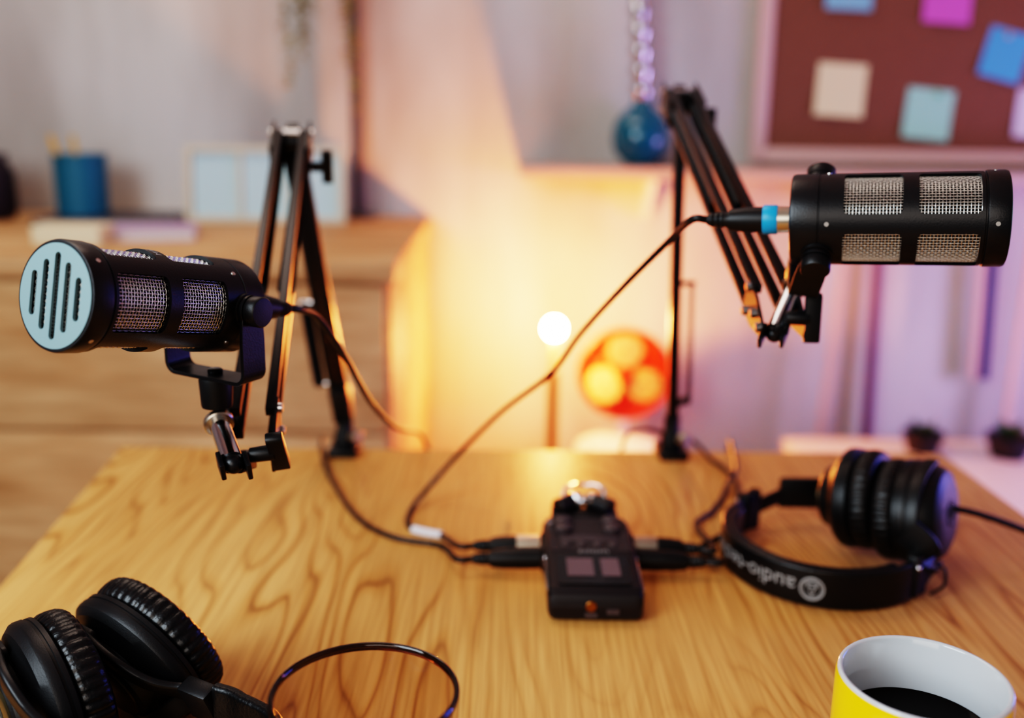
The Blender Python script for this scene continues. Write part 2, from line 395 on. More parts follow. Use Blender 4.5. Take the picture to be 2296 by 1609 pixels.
YAX = Matrix.Rotation(-PI / 2, 4, 'X')          # lathe z -> +y
WIN = ((0.0165, 0.0525), (0.0620, 0.0975))      # windows measured from the front
def make_mic(mw, label):
    """local frame: +Y front, origin at centre of the front face; -Z towards the yoke base"""
    t = local_thing('microphone', mw, label, 'microphone', 'podcast microphones')
    R, L = MR, ML
    prof = [(R - 0.0032, -L), (R - 0.0022, -L), (R - 0.0006, -L + 0.0008), (R, -L + 0.0028), (R, -L + 0.0175), (R - 0.0005, -L + 0.0178), (R - 0.0005, -L + 0.0184), (R, -L + 0.0187),
            (R, -0.0145), (R - 0.0008, -0.0141), (R - 0.0008, -0.0133), (R + 0.0004, -0.0129), (R + 0.0006, -0.0120), (R + 0.0006, -0.0018), (R, -0.0002), (R - 0.0012, 0.0), (R - 0.0022, -0.0003),
            (R - 0.0022, -0.006), (R - 0.0022, -L + 0.02)]
    shell = MB().lathe(prof, YAX, 128, closed=True).build('body_shell', M['black_metal'])
    cut = []
    for a in (0, 90, 180, 270):
        for w0, w1 in WIN:
            hw = (R) * math.sin(math.radians(33))
            sec = rrect(2 * hw, w1 - w0, 0.003)
            # prism along radial: local x tangential, local y axial, z radial
            mm = Matrix.Rotation(math.radians(a), 4, 'Y') @ at((0, -(w0 + w1) / 2, R * 0.72))
            cut.append(MB().prism(sec, 0.02, mm))
    boolean(shell, cut); shell.parent = t
    # rear cap
    MB().lathe([(R - 0.0032, -L + 0.0002), (R - 0.006, -L - 0.0003), (0.0112, -L - 0.0003), (0.0112, -L + 0.006), (0.0, -L + 0.006)], YAX, 64).build('rear_cap', M['plate'], t)
    # face plate with five slots
    Rp = R - 0.0016
    loops = [circle(Rp, 96)]
    for k, h in zip((-2, -1, 0, 1, 2), (0.41, 0.66, 0.83, 0.67, 0.43)):
        w = 0.0046; hh = h * Rp; x = k * 0.31 * Rp
        lp = [(x + w / 2 * math.cos(a), hh - w / 2 + w / 2 * math.sin(a)) for a in [PI * i / 8 for i in range(9)]]
        lp += [(x - w / 2 * math.cos(a), -hh + w / 2 - w / 2 * math.sin(a)) for a in [PI * i / 8 for i in range(9)]]
        loops.append(lp)
    me = fill_mesh(loops, 0.0016)
    me.transform(at((0, -0.0004, 0)) @ Matrix.Rotation(PI / 2, 4, 'X'))
    link('face_plate', me, M['plate'], t, smooth=False)
    # woven wire grille
    g = MB(); rw = 0.00027; rg = R - 0.0027; na = 84; amp = 0.00034
    y0, y1 = -0.0145, -0.1000; nr = int((y0 - y1) / 0.0020)
    def ringpts(j):
        y = y0 + (y1 - y0) * j / nr
        return [V(((rg + amp * (-1) ** (k + j)) * math.cos(2 * PI * k / na), y, (rg + amp * (-1) ** (k + j)) * math.sin(2 * PI * k / na))) for k in range(na)]
    rp = [ringpts(j) for j in range(nr + 1)]
    for j in range(nr + 1): g.sweep(rp[j], circle(rw, 5), (0, 1, 0), closed=True)
    for k in range(na):
        a = 2 * PI * (k + 0.0) / na; pts = []
        for j in range(nr + 1):
            r_ = rg - amp * (-1) ** (k + j)
            pts.append(V((r_ * math.cos(a), y0 + (y1 - y0) * j / nr, r_ * math.sin(a))))
        g.sweep(pts, circle(rw, 5), (math.cos(a), 0, math.sin(a)), caps=False)
    g.build('wire_grille', M['wire'], t, angle=180)
    # flat wire mesh behind the slots
    fg = MB(); s = 0.0019; n = int(R / s)
    for i in range(-n, n + 1):
        h = math.sqrt(max((R - 0.003) ** 2 - (i * s) ** 2, 1e-8)); m_ = int(h / s)
        if m_ < 1: continue
        pv = [V((i * s, -0.0034 + amp * (-1) ** (i + k), k * s)) for k in range(-m_, m_ + 1)]
        ph = [V((k * s, -0.0034 - amp * (-1) ** (i + k), i * s)) for k in range(-m_, m_ + 1)]
        fg.sweep(pv, circle(rw, 4), (0, 1, 0), caps=False); fg.sweep(ph, circle(rw, 4), (0, 1, 0), caps=False)
    fg.build('front_grille', M['wire'], t, angle=180)
    MB().lathe([(0, -0.0052), (R - 0.0045, -0.0052), (R - 0.0045, -0.11), (0, -0.11)], YAX, 48).build('foam_core', M['foam'], t)
    # screws
    for a in (45, 135, 225, 315):
        for y in (-0.0075, -L + 0.0235):
            d = V((math.sin(math.radians(a)), 0, math.cos(math.radians(a))))
            p = d * (R + 0.0001) + V((0, y, 0))
            sc = MB().cyl(p - d * 0.0006, p + d * 0.0006, 0.0016, 0.0014, 16)
            sc.build('screw', M['screw'], t)
    # pivot knobs
    yk = -L + 0.0175
    for sx in (-1, 1):
        MB().lathe([(0, 0.0), (0.0105, 0.0), (0.0105, 0.0030), (0.0088, 0.0036), (0.0088, 0.0046)], at((sx * (R - 0.0022), yk, 0), frame((sx, 0, 0))), 40).build('pivot_washer', M['black_plastic'], t)
        MB().lathe([(0.0, 0.0075), (0.0094, 0.0075), (0.0096, 0.0085), (0.0096, 0.0145), (0.0088, 0.0155), (0.006, 0.0158), (0, 0.0159)], at((sx * (R - 0.0024), yk, 0), frame((sx, 0, 0))), 48).build('pivot_knob', M['black_plastic'], t)
    # yoke: flat strap bent to a U, tilted towards the rear
    til = math.radians(12)
    ym = at((0, yk, 0)) @ Matrix.Rotation(-til, 4, 'X')
    xs, zb, rr = R + 0.0031, -0.0462, 0.007
    path = [(-xs, 0.0)]
    path += [(-xs, zb + rr)] + [(-xs + rr - rr * math.cos(a), zb + rr - rr * math.sin(a)) for a in [PI / 2 * k / 6 for k in range(1, 7)]]
    path += [(xs - rr + rr * math.sin(a), zb + rr - rr * math.cos(a)) for a in [PI / 2 * k / 6 for k in range(0, 7)]]
    path += [(xs, 0.0)]
    full = []
    for (xa, za), (xb, zb_) in zip(path, path[1:]):
        for k in range(4): full.append((xa + (xb - xa) * k / 4, za + (zb_ - za) * k / 4))
    full.append(path[-1])
    yk_mb = MB(); rings = []
    n = len(full)
    for i, (x, z) in enumerate(full):
        a, b = full[max(i - 1, 0)], full[min(i + 1, n - 1)]
        tx, tz = b[0] - a[0], b[1] - a[1]; l = math.hypot(tx, tz); nx, nz = -tz / l, tx / l
        d = min(i, n - 1 - i) / (n - 1)
        hw = 0.0100
        if z > -0.001: hw = 0.0080
        elif z > -0.014: hw = 0.0080 + 0.0020 * (-z) / 0.014
        th = 0.0012
        rings.append([ym @ V((x + nx * th, -hw, z + nz * th)), ym @ V((x + nx * th, hw, z + nz * th)), ym @ V((x - nx * th, hw, z - nz * th)), ym @ V((x - nx * th, -hw, z - nz * th))])
    yk_mb.loft(rings)
    for sx in (-1, 1): yk_mb.lathe([(0, -0.0012), (0.0098, -0.0012), (0.0098, 0.0012), (0, 0.0012)], ym @ at((sx * xs, 0, 0), frame((1, 0, 0))), 36)
    yo = yk_mb.build('yoke', M['black_metal'], t, bevel=0.0003, bseg=1)
    MB().lathe([(0, 0), (0.0045, 0), (0.0048, 0.0008), (0.0048, 0.0026), (0.004, 0.0032), (0.0, 0.0032)], ym @ at((0, 0, zb + 0.0011)), 24).build('bolt', M['black_gloss'], yo)
    MB().lathe([(0, 0), (0.0105, 0), (0.0108, -0.002), (0.0100, -0.0185), (0.0096, -0.020), (0, -0.020)], ym @ at((0, 0, zb - 0.0011)), 40).build('thread_socket', M['black_plastic'], yo)
    # maker's name on the band between the windows, on top
    me = text_mesh('MAONO', 0.0062, spacing=1.05)
    for v in me.vertices:
        a = v.co.x / R; y = -(WIN[0][1] + WIN[1][0]) / 2 + v.co.y
        v.co = V((math.sin(a) * (R + 0.00015), y, math.cos(a) * (R + 0.00015)))
    link('maker_name', me, M['white_ink'], t, smooth=False)
    sockM = ym @ at((0, 0, zb - 0.0216))
    return t, sockM
def mic_matrix(front, rear, zhint, roll=0):
    y = (front - rear).normalized(); z = V(zhint); z = (z - y * z.dot(y)).normalized(); x = y.cross(z)
    return at(front, Matrix((x, y, z)).transposed().to_4x4() @ Matrix.Rotation(roll, 4, 'Y'))
FA, RA = W(124, 663, 0.531), W(499, 684, 0.640)
MA = mic_matrix(FA, RA, (0, 0, 1), math.radians(-1))
micA, sockL = make_mic(MA, 'black cylindrical microphone turned to show its pale slotted face plate')
FB, RB = W(2254, 490, 0.632), W(1785, 492, 0.673)
MBm = mic_matrix(FB, RB, (0.05, -0.72, 0.66))
micB = copy_tree(micA); micB.matrix_world = MBm
for ch in list(micB.children):
    if ch.name.startswith('maker_name'): bpy.data.objects.remove(ch)
micB['label'] = 'black microphone seen side on with cable plugged into its end, below the corkboard'
axA, axB = (FA - RA).normalized(), (FB - RB).normalized()

# ------------------------------------------------------------------ boom arms
def spring(mb, p0, p1, r, turns, rw=0.0009, n=9):
    p0, p1 = V(p0), V(p1); f = frame(p1 - p0); L = (p1 - p0).length; pts = []
    for i in range(turns * n + 1):
        a = 2 * PI * i / n; pts.append(at(p0) @ f @ V((r * math.cos(a), r * math.sin(a), L * i / (turns * n))))
    mb.tube(pts, rw, 4)
def wing_knob(p, d, parent, s=1.0, name='wing_knob', wdir=None):
    f = frame(d, wdir); k = MB()
    k.lathe([(0, 0), (0.005 * s, 0), (0.0055 * s, 0.016 * s), (0, 0.016 * s)], at(p, f), 20)
    k.prism(rrect(0.036 * s, 0.0085 * s, 0.003 * s, 3), 0.011 * s, at(p, f) @ at((0, 0, 0.013 * s)))
    return k.build(name, M['black_plastic'], parent, bevel=0.0008)
def make_boom(label, C, E, J, side_post, side_fore, sockW, joint, post_double, base_x):
    """C top of clamp, E elbow, J wrist end of forearm, joint the chrome pole's fork"""
    base = on_z(base_x, 1016, TZ)
    t = thing('boom_arm', (base.x, base.y, TZ), label, 'microphone stand', 'scissor boom arms at the back edge of the table')
    # clamp on the table's back edge
    dirT = (c2 - c1).normalized(); back = V((-dirT.y, dirT.x, 0))
    s = ((base - c1).dot(dirT)); edge = c1 + dirT * s
    cl = MB()
    m = at(edge, Matrix((dirT, back, V((0, 0, 1)))).transposed().to_4x4())
    cl.box((0.034, 0.050, 0.008), m @ at((0, -0.014, 0.0045)))
    cl.box((0.034, 0.009, 0.075), m @ at((0, 0.0070, -0.029)))
    cl.box((0.034, 0.046, 0.008), m @ at((0, -0.012, -0.066)))
    clamp = cl.build('clamp', M['black_metal'], t, bevel=0.0012)
    sp = m @ V((0, -0.02, -0.062))
    MB().cyl(sp - V((0, 0, 0.035)), sp + V((0, 0, 0.028)), 0.004, n=16).build('clamp_screw', M['chrome'], clamp)
    bp = m @ V((0, -0.010, 0.0085))
    MB().lathe([(0, 0), (0.0125, 0), (0.0125, 0.012), (0.0095, 0.020), (0.0095, 0.038), (0, 0.038)], at(bp), 28).build('pivot_base', M['black_plastic'], t)
    kd = (CAMLOC - bp); kd.z = 0; kd = (kd.normalized() + dirT * 1.0).normalized()
    MB().lathe([(0, 0), (0.004, 0), (0.004, 0.006), (0.0085, 0.007), (0.0085, 0.015), (0.007, 0.0165), (0, 0.0165)], at(bp + V((0, 0, 0.013)) + kd * 0.0085, frame(kd)), 24).build('clamp_knob', M['nickel'], t)
    root = bp + V((0, 0, 0.030))
    # post
    d = (E - root).normalized(); sv = V(side_post); sv = (sv - d * sv.dot(d)).normalized()
    if post_double:
        MB().bar(root + sv * 0.0, root + d * 0.045, 0.022, 0.020, sv).build('post_bracket', M['black_metal'], t, bevel=0.002)
        for k in (-1, 1):
            MB().bar(root + sv * 0.0056 * k + d * 0.03, E + sv * 0.0056 * k, 0.0102, 0.0110, sv).build('post_bar', M['bar'], t, bevel=0.0008)
        sb = MB(); spring(sb, root + d * 0.05 - sv * 0.021, root + d * 0.155 - sv * 0.019, 0.0062, 42); sb.build('spring', M['bar'], t)
        MB().cyl(root + d * 0.048 - sv * 0.021, root + d * 0.157 - sv * 0.019, 0.0045, n=14).build('spring_core', M['black_plastic'], t)
        for q in (0.05, 0.155):
            MB().cyl(root + d * q - sv * 0.024, root + d * q + sv * 0.012, 0.0028, n=12).build('spring_pin', M['chrome'], t)
    else:
        MB().bar(root, E, 0.0125, 0.0125, sv).build('post_bar', M['bar'], t, bevel=0.001)
        q0, q1 = root + d * 0.030, root + d * 0.165
        MB().bar(q0 - d * 0.01, q0 + sv * 0.020, 0.006, 0.012, d).build('spring_hook', M['black_metal'], t, bevel=0.0008)
        MB().bar(q1, q1 + sv * 0.022, 0.005, 0.007, d).build('spring_hook', M['black_metal'], t, bevel=0.0008)
        sb = MB(); spring(sb, q0 + sv * 0.018, q1 + sv * 0.018, 0.0034, 60, 0.0006, 8); sb.build('spring', M['bar'], t)
        wing_knob(q0 + d * -0.004 + sv * 0.006, sv, t, 0.55)
    HW = 0.0118
    # elbow
    fd = (J - E).normalized(); fs = V(side_fore); fs = (fs - fd * fs.dot(fd)).normalized(); fn = fd.cross(fs)
    el = MB()
    for k in (-1, 1):
        el.bar(E - fd * 0.016 + fn * (HW + 0.0055) * k, E + fd * 0.040 + fn * (HW + 0.0055) * k, 0.030, 0.003, fs)
    el.cyl(E - fn * (HW + 0.005), E + fn * (HW + 0.005), 0.0085, n=20)
    el.bar(E - fd * 0.012 - fn * 0.006, E - fd * 0.012 + fn * 0.006, 0.024, 0.012, fs)
    el.build('elbow_plate', M['black_metal'], t, bevel=0.0008)
    for k in (-1, 1):
        MB().cyl(E + fs * 0.010 * k - fn * (HW + 0.0095), E + fs * 0.010 * k + fn * (HW + 0.0095), 0.0032, n=12).build('bolt', M['chrome'], t)
    kd2 = fn if fn.x > 0 else -fn
    wing_knob(E + kd2 * 0.016 - V((0, 0, 0.024)), kd2, t, 0.95, 'tension_knob', d)
    # forearm
    for k in (-1, 1):
        for q in (-1, 1):
            MB().bar(E + fs * 0.0105 * k + fn * HW * q, J + fs * 0.0105 * k + fn * HW * q, 0.0072, 0.0072, fs).build('forearm_bar', M['bar'], t, bevel=0.0007)
    Lf = (J - E).length
    for k in (-1, 1):
        sb = MB(); spring(sb, E + fd * 0.02 + fn * HW * k, E + fd * Lf * 0.62 + fn * HW * 0.9 * k, 0.0062, 90, 0.0010, 8); sb.build('spring', M['bar'], t)
    # wrist plate and bolts
    wp = MB()
    for q in (-1, 1):
        poly = [(-0.014, -0.012), (0.014, -0.012), (0.013, 0.014), (0.004, 0.040), (-0.006, 0.040), (-0.014, 0.012)]
        mm = at(J + fn * (HW + 0.005) * q * 0.92, Matrix((fs, fd, fs.cross(fd))).transposed().to_4x4())
        wp.prism(poly, 0.0022, mm @ at((0, 0, -0.0011)))
    wp.build('wrist_plate', M['bar'], t, bevel=0.0004, bseg=1)
    for a, b in ((-0.0105, -0.004), (0.0105, -0.004), (0.0, 0.016), (-0.001, 0.033)):
        p = J + fs * a + fd * b
        for q in (-1, 1): MB().cyl(p + fn * (HW + 0.0038) * q, p + fn * (HW + 0.0078) * q, 0.0036, n=14, ch=0.0009).build('bolt', M['chrome'], t)
    # chrome pole from microphone socket down to the fork
    s0 = sockW @ V((0, 0, -0.0095)); pd = (joint - s0).normalized()
    MB().cyl(s0 - pd * 0.0, s0 + pd * 0.005, 0.0098, n=32, ch=0.0008).build('thread_collar', M['nickel'], t)
    MB().cyl(s0 + pd * 0.004, joint - pd * 0.004, 0.0066, n=28).build('chrome_pole', M['chrome'], t)
    tip = J + fd * 0.033
    fk = MB()
    for q in (-1, 1):
        fk.bar(joint - pd * 0.006 + fn * 0.0080 * q, joint + pd * 0.009 + fn * 0.0080 * q, 0.012, 0.003, fs)
    fk.sphere(joint, 0.0062, 20, 12)
    fk.bar(joint, tip, 0.010, 0.012, fn)
    fk.build('swivel_fork', M['black_metal'], t, bevel=0.0008)
    return t, joint, pd, fn
sockA = MA @ sockL; sockB = MBm @ sockL
jA = W(524, 1040, 0.618)
tA, _, pdA, fnA = make_boom('black scissor boom arm holding the microphone with the slotted face plate', None, W(655, 318, 0.985), W(570, 950, 0.672), (1, 0, 0), (0, 0, 1), sockA, jA, True, 772)
wing_knob(jA + V((0.008, 0.008, 0.003)), (1, 0.15, 0.12), tA, 0.95, 'wing_knob', (0, 0.6, -0.8))
jB = W(1736, 748, 0.715)
tB, _, pdB, fnB = make_boom('black scissor boom arm holding the side-on microphone beside the blue vase', None, W(1526, 226, 1.07), W(1728, 676, 0.740), (1, 0, 0), (0, 0, 1), sockB, jB, False, 1503)
wing_knob(W(1762, 712, 0.71), (1, -0.1, 0.02), tB, 1.0, 'wing_knob', (0.28, 0, -1))

# ------------------------------------------------------------------ cables
CR = 0.0026
def xlr(parent, p, d, mats, plug_len=0.034):
    """plug starting at p heading along d (towards the cable)"""
    f = frame(d)
    if mats != 'black': MB().lathe([(0, -0.0020), (0.0088, -0.0020), (0.0090, 0.010), (0, 0.010)], at(p, f), 32).build('plug_shell', M['nickel'], parent)
    if mats == 'cyan':
        MB().lathe([(0, 0.0085), (0.0096, 0.0085), (0.0100, 0.0092), (0.0100, 0.0175), (0.0095, 0.0182), (0, 0.0182)], at(p, f), 32).build('colour_ring', M['cyan'], parent)
    elif mats == 'black':
        MB().lathe([(0, -0.0021), (0.0091, -0.0021), (0.0092, 0.018), (0, 0.018)], at(p, f), 32).build('plug_collar', M['black_plastic'], parent)
    else:
        MB().lathe([(0, 0.009), (0.0092, 0.009), (0.0092, 0.018), (0, 0.018)], at(p, f), 32).build('plug_collar', M['nickel'], parent)
    MB().lathe([(0, 0.0175), (0.0088, 0.0175), (0.0086, 0.030), (0.0072, 0.0405), (0, 0.0405)], at(p, f), 32).build('plug_body', M['black_plastic'], parent)
    MB().lathe([(0, 0.040), (0.0058, 0.040), (0.0050, 0.044), (0.0056, 0.0455), (0.0050, 0.047), (0.0056, 0.0485), (0.0044, 0.051), (0.0050, 0.0525), (0.0034, 0.056), (0, 0.056)], at(p, f), 24).build('strain_relief', M['rubber'], parent)
    return p + V(d).normalized() * 0.055
# recorder sides first: where the plugs enter
REC_FRONT = on_z(1336, 1398, TZ)
def tz(px, py, h=CR + 0.0007): return on_z(px, py, TZ + h)

# ------------------------------------------------------------------ recorder
rec = thing('audio_recorder', (REC_FRONT.x, REC_FRONT.y + 0.07, TZ), 'black handheld audio recorder with grey screen and side plugs lying on table', 'audio recorder')
RX, RY = REC_FRONT.x, REC_FRONT.y
def rz(x, y, z): return V((RX + x, RY + y, TZ + z))
# body: loft along y of rounded cross-sections
rings = []
for y, w, h in ((0.0, 0.069, 0.016), (0.003, 0.0735, 0.0225), (0.009, 0.0755, 0.0265), (0.055, 0.0755, 0.0285), (0.064, 0.0760, 0.0295), (0.070, 0.0775, 0.0300), (0.128, 0.0775, 0.0310), (0.136, 0.074, 0.0310), (0.140, 0.066, 0.028)):
    z0 = 0.002 if 0.0 < y < 0.14 else 0.005
    rings.append([V((RX + x, RY + y, TZ + z0 + (h - z0) / 2 + z)) for x, z in rrect(w, h - z0, 0.0055, 5)])
MB().loft(rings).build('body', M['rec_body'], rec, angle=30)
def top_z(y): return 0.0265 + 0.0045 * min(max((y - 0.009) / 0.12, 0), 1)
tilt = math.atan2(0.0045, 0.12)
def on_top(x, y, dz=0.0): return at(rz(x, y, top_z(y) + dz), Matrix.Rotation(tilt, 4, 'X'))
MB().prism(rrect(0.058, 0.050, 0.003), 0.0008, on_top(0, 0.037, 0.0003)).build('screen_bezel', M['black_gloss'], rec, smooth=False)
MB().prism(rrect(0.0215, 0.030, 0.0008), 0.0004, on_top(-0.0105, 0.040, 0.0012)).build('screen', M['screen'], rec, smooth=False)
MB().prism(rrect(0.0150, 0.030, 0.0008), 0.0004, on_top(0.0140, 0.040, 0.0012)).build('screen', M['screen'], rec, smooth=False)
me = text_mesh('zoom', 0.0115); me.transform(on_top(0.002, 0.0665, 0.0022)); link('maker_name', me, M['white_ink'], rec, smooth=False)
for k, x in enumerate((-0.020, -0.007, 0.007, 0.020)):
    MB().lathe([(0, 0), (0.0042, 0), (0.0042, 0.0014), (0.003, 0.002), (0, 0.002)], on_top(x, 0.080, 0.0012), 20).build('button', M['rec_button'], rec)
MB().prism(rrect(0.068, 0.066, 0.004), 0.0012, on_top(0, 0.1010, 0.0003)).build('control_panel', M['panel_grey'], rec, smooth=False)  # added plate, its lighter tone stands for light reflected off the body
MB().prism(rrect(0.050, 0.010, 0.002), 0.0014, on_top(0, 0.0915, 0.001)).build('button_strip', M['rec_button'], rec, bevel=0.0004)
for x in (-0.021, 0.021):
    for y in (0.107, 0.123):
        kn = MB(); kn.lathe([(0, 0), (0.0075, 0), (0.0075, 0.005), (0.006, 0.0062), (0, 0.0062)], on_top(x, y, 0.0008), 24)
        kn.build('gain_knob', M['rec_button'], rec)
MB().cyl(rz(-0.0325, 0.118, 0.032), rz(-0.0325, 0.118, 0.0345), 0.0026, n=16).build('power_switch', M['chrome'], rec)
MB().sphere(rz(0.030, 0.115, 0.0325), 0.0018, 12, 8).build('pad_switch', M['black_gloss'], rec)
# guard rails up the sides, stereo capsule at the head
for sx in (-1, 1):
    MB().tube([rz(sx * 0.0380, 0.066, 0.022), rz(sx * 0.0378, 0.050, 0.0235), rz(sx * 0.0376, 0.012, 0.022)], 0.0014, 8).build('side_trim', M['chrome'], rec)
    MB().sphere(rz(sx * 0.0375, 0.0665, 0.024), 0.0022, 12, 8).build('strap_stud', M['chrome'], rec)
MB().prism(rrect(0.060, 0.022, 0.003), 0.026, at(rz(0, 0.150, 0.006))).build('capsule_base', M['rec_body'], rec, bevel=0.001)
for sx in (-1, 1):
    p = rz(sx * 0.0185, 0.154, 0.036); d = V((-sx * 0.75, 0.62, 0.1))
    MB().cyl(p - d * 0.008, p + d * 0.010, 0.0088, n=28, ch=0.001).build('capsule_body', M['rec_body'], rec)
    MB().cyl(p + d * 0.010, p + d * 0.020, 0.0090, 0.0080, n=28, ch=0.0015).build('capsule_cap', M['chrome'], rec)
g = MB(); arc = [rz(0.018 * math.cos(a), 0.158 + 0.014 * math.sin(a), 0.050) for a in [PI * k / 16 for k in range(17)]]
g.tube([rz(0.020, 0.152, 0.034)] + arc + [rz(-0.020, 0.152, 0.034)], 0.0020, 8); g.build('capsule_guard', M['chrome'], rec)
MB().cyl(rz(-0.004, 0.0025, 0.0145), rz(-0.004, -0.0012, 0.0145), 0.0044, n=24, ch=0.0006).build('headphone_jack', M['brass'], rec)
MB().prism(rrect(0.010, 0.0045, 0.001), 0.0015, at(rz(0.013, 0.0005, 0.0105), Matrix.Rotation(PI / 2, 4, 'X'))).build('port_cover', M['rec_button'], rec)
MB().prism(rrect(0.010, 0.0045, 0.001), 0.0015, at(rz(-0.004, 0.0005, 0.0075), Matrix.Rotation(PI / 2, 4, 'X'))).build('port_cover', M['rec_button'], rec)
for sx in (-1, 1):
    for y in (0.086, 0.113):
        MB().lathe([(0, 0), (0.0115, 0), (0.0115, 0.003), (0.0095, 0.0034), (0, 0.0034)], at(rz(sx * 0.0375, y, 0.0150), frame((sx, 0, 0))), 32).build('socket_ring', M['rec_body'], rec)

def cable(label, pts, group='black audio cables', r=CR, name='audio_cable', loc=None):
    t = thing(name, loc or pts[len(pts) // 2], label, 'cable', group)
    return t
# left microphone's cable
def make_cable_from_mic(label, rear, ax, pts, rec_side, rec_y, rec_d):
    st = rear - ax * 0.0005
    endp = rz(rec_side * 0.0436, rec_y, 0.0150); ed = V(rec_d).normalized()
    t = thing('microphone_cable', tz(1000, 1200, 0), label, 'cable', 'microphone cables')
    a = xlr(t, st, -ax, 'cyan')
    b = xlr(t, endp, ed, 'black' if rec_y < 0.1 else 'nickel')
    P = [a, a - ax * 0.012] + pts + [b + ed * 0.015, b]
    MB().tube(catmull(P, 10), CR, 10).build('cord', M['rubber'], t)
    return t
edge_y = lambda x: c1.y + (c2.y - c1.y) * (x - c1.x) / (c2.x - c1.x)
pA = W(932, 1004, 1.10)
make_cable_from_mic('black cable drooping from the slotted-face microphone and round behind the table edge', FA - axA * ML, axA,
    [W(712, 712, 0.745), W(768, 790, 0.79), W(832, 902, 0.88), W(890, 958, 0.98),
     V((pA.x, edge_y(pA.x) + 0.026, TZ + 0.004)), V((pA.x + 0.005, edge_y(pA.x) + 0.040, TZ - 0.07)), V((-0.17, edge_y(-0.15) + 0.060, TZ - 0.10)),
     V((-0.225, edge_y(-0.22) + 0.035, TZ - 0.03)), V((-0.2255, edge_y(-0.2255) + 0.012, TZ + 0.0065)), tz(726, 1030, 0.0042), tz(746, 1080), tz(800, 1158), tz(880, 1203), tz(985, 1222)], -1, 0.086, (-1, 0, -0.03))
make_cable_from_mic('black cable running from the side-on microphone down across the glow to the recorder', FB - axB * ML, axB,
    [W(1500, 540, 0.755), W(1400, 640, 0.80), W(1300, 750, 0.86), W(1236, 836, 0.90), W(1125, 922, 0.96), W(1040, 1005, 1.0), W(965, 1088, 1.01), tz(922, 1142), tz(918, 1180), tz(985, 1198)], -1, 0.113, (-1, 0, -0.03))
# pale sleeve that paints a highlight onto the second cable
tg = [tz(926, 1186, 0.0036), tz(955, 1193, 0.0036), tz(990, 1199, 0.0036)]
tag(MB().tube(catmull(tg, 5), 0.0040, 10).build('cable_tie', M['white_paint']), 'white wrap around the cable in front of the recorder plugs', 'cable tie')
# two cables on the right of the recorder
def side_cable(label, y, pts, tail):
    endp = rz(0.0436, y, 0.0150); ed = V((1, 0.0, -0.03)).normalized()
    t = thing('audio_cable', tz(1560, 1210, 0), label, 'cable', 'cables on the far side of the recorder')
    b = xlr(t, endp, ed, 'black' if y < 0.1 else 'nickel')
    MB().tube(catmull([b, b + ed * 0.015] + pts, 10), CR, 10).build('cord', M['rubber'], t)
side_cable('black cable in the wide loop by the headband, recorder to upright boom post', 0.086,
    [tz(1568, 1230), tz(1626, 1192), tz(1650, 1134), tz(1652, 1086), tz(1625, 1050), tz(1595, 1030), V((0.223, edge_y(0.22) + 0.010, TZ + 0.0050)), V((0.208, edge_y(0.2) + 0.032, TZ + 0.008)), V((0.184, edge_y(0.18) + 0.040, TZ + 0.010)), V((0.158, edge_y(0.15) + 0.034, TZ + 0.014)), V((0.136, edge_y(0.13) + 0.034, TZ - 0.008)), V((0.128, edge_y(0.12) + 0.045, TZ - 0.16)), V((0.128, edge_y(0.12) + 0.05, TZ - 0.45))], 0)
side_cable('black cable in the tighter inner loop, from the recorder over the table edge', 0.113,
    [tz(1560, 1176, 0.006), tz(1596, 1146), tz(1622, 1110), tz(1632, 1078, 0.008), tz(1650, 1052, 0.0135), V((0.262, edge_y(0.27) + 0.000, TZ + 0.009)), V((0.264, edge_y(0.27) + 0.018, TZ + 0.002)), V((0.265, edge_y(0.27) + 0.03, TZ - 0.04)), V((0.265, edge_y(0.27) + 0.035, TZ - 0.12)), V((0.265, edge_y(0.27) + 0.04, TZ - 0.4))], 0)

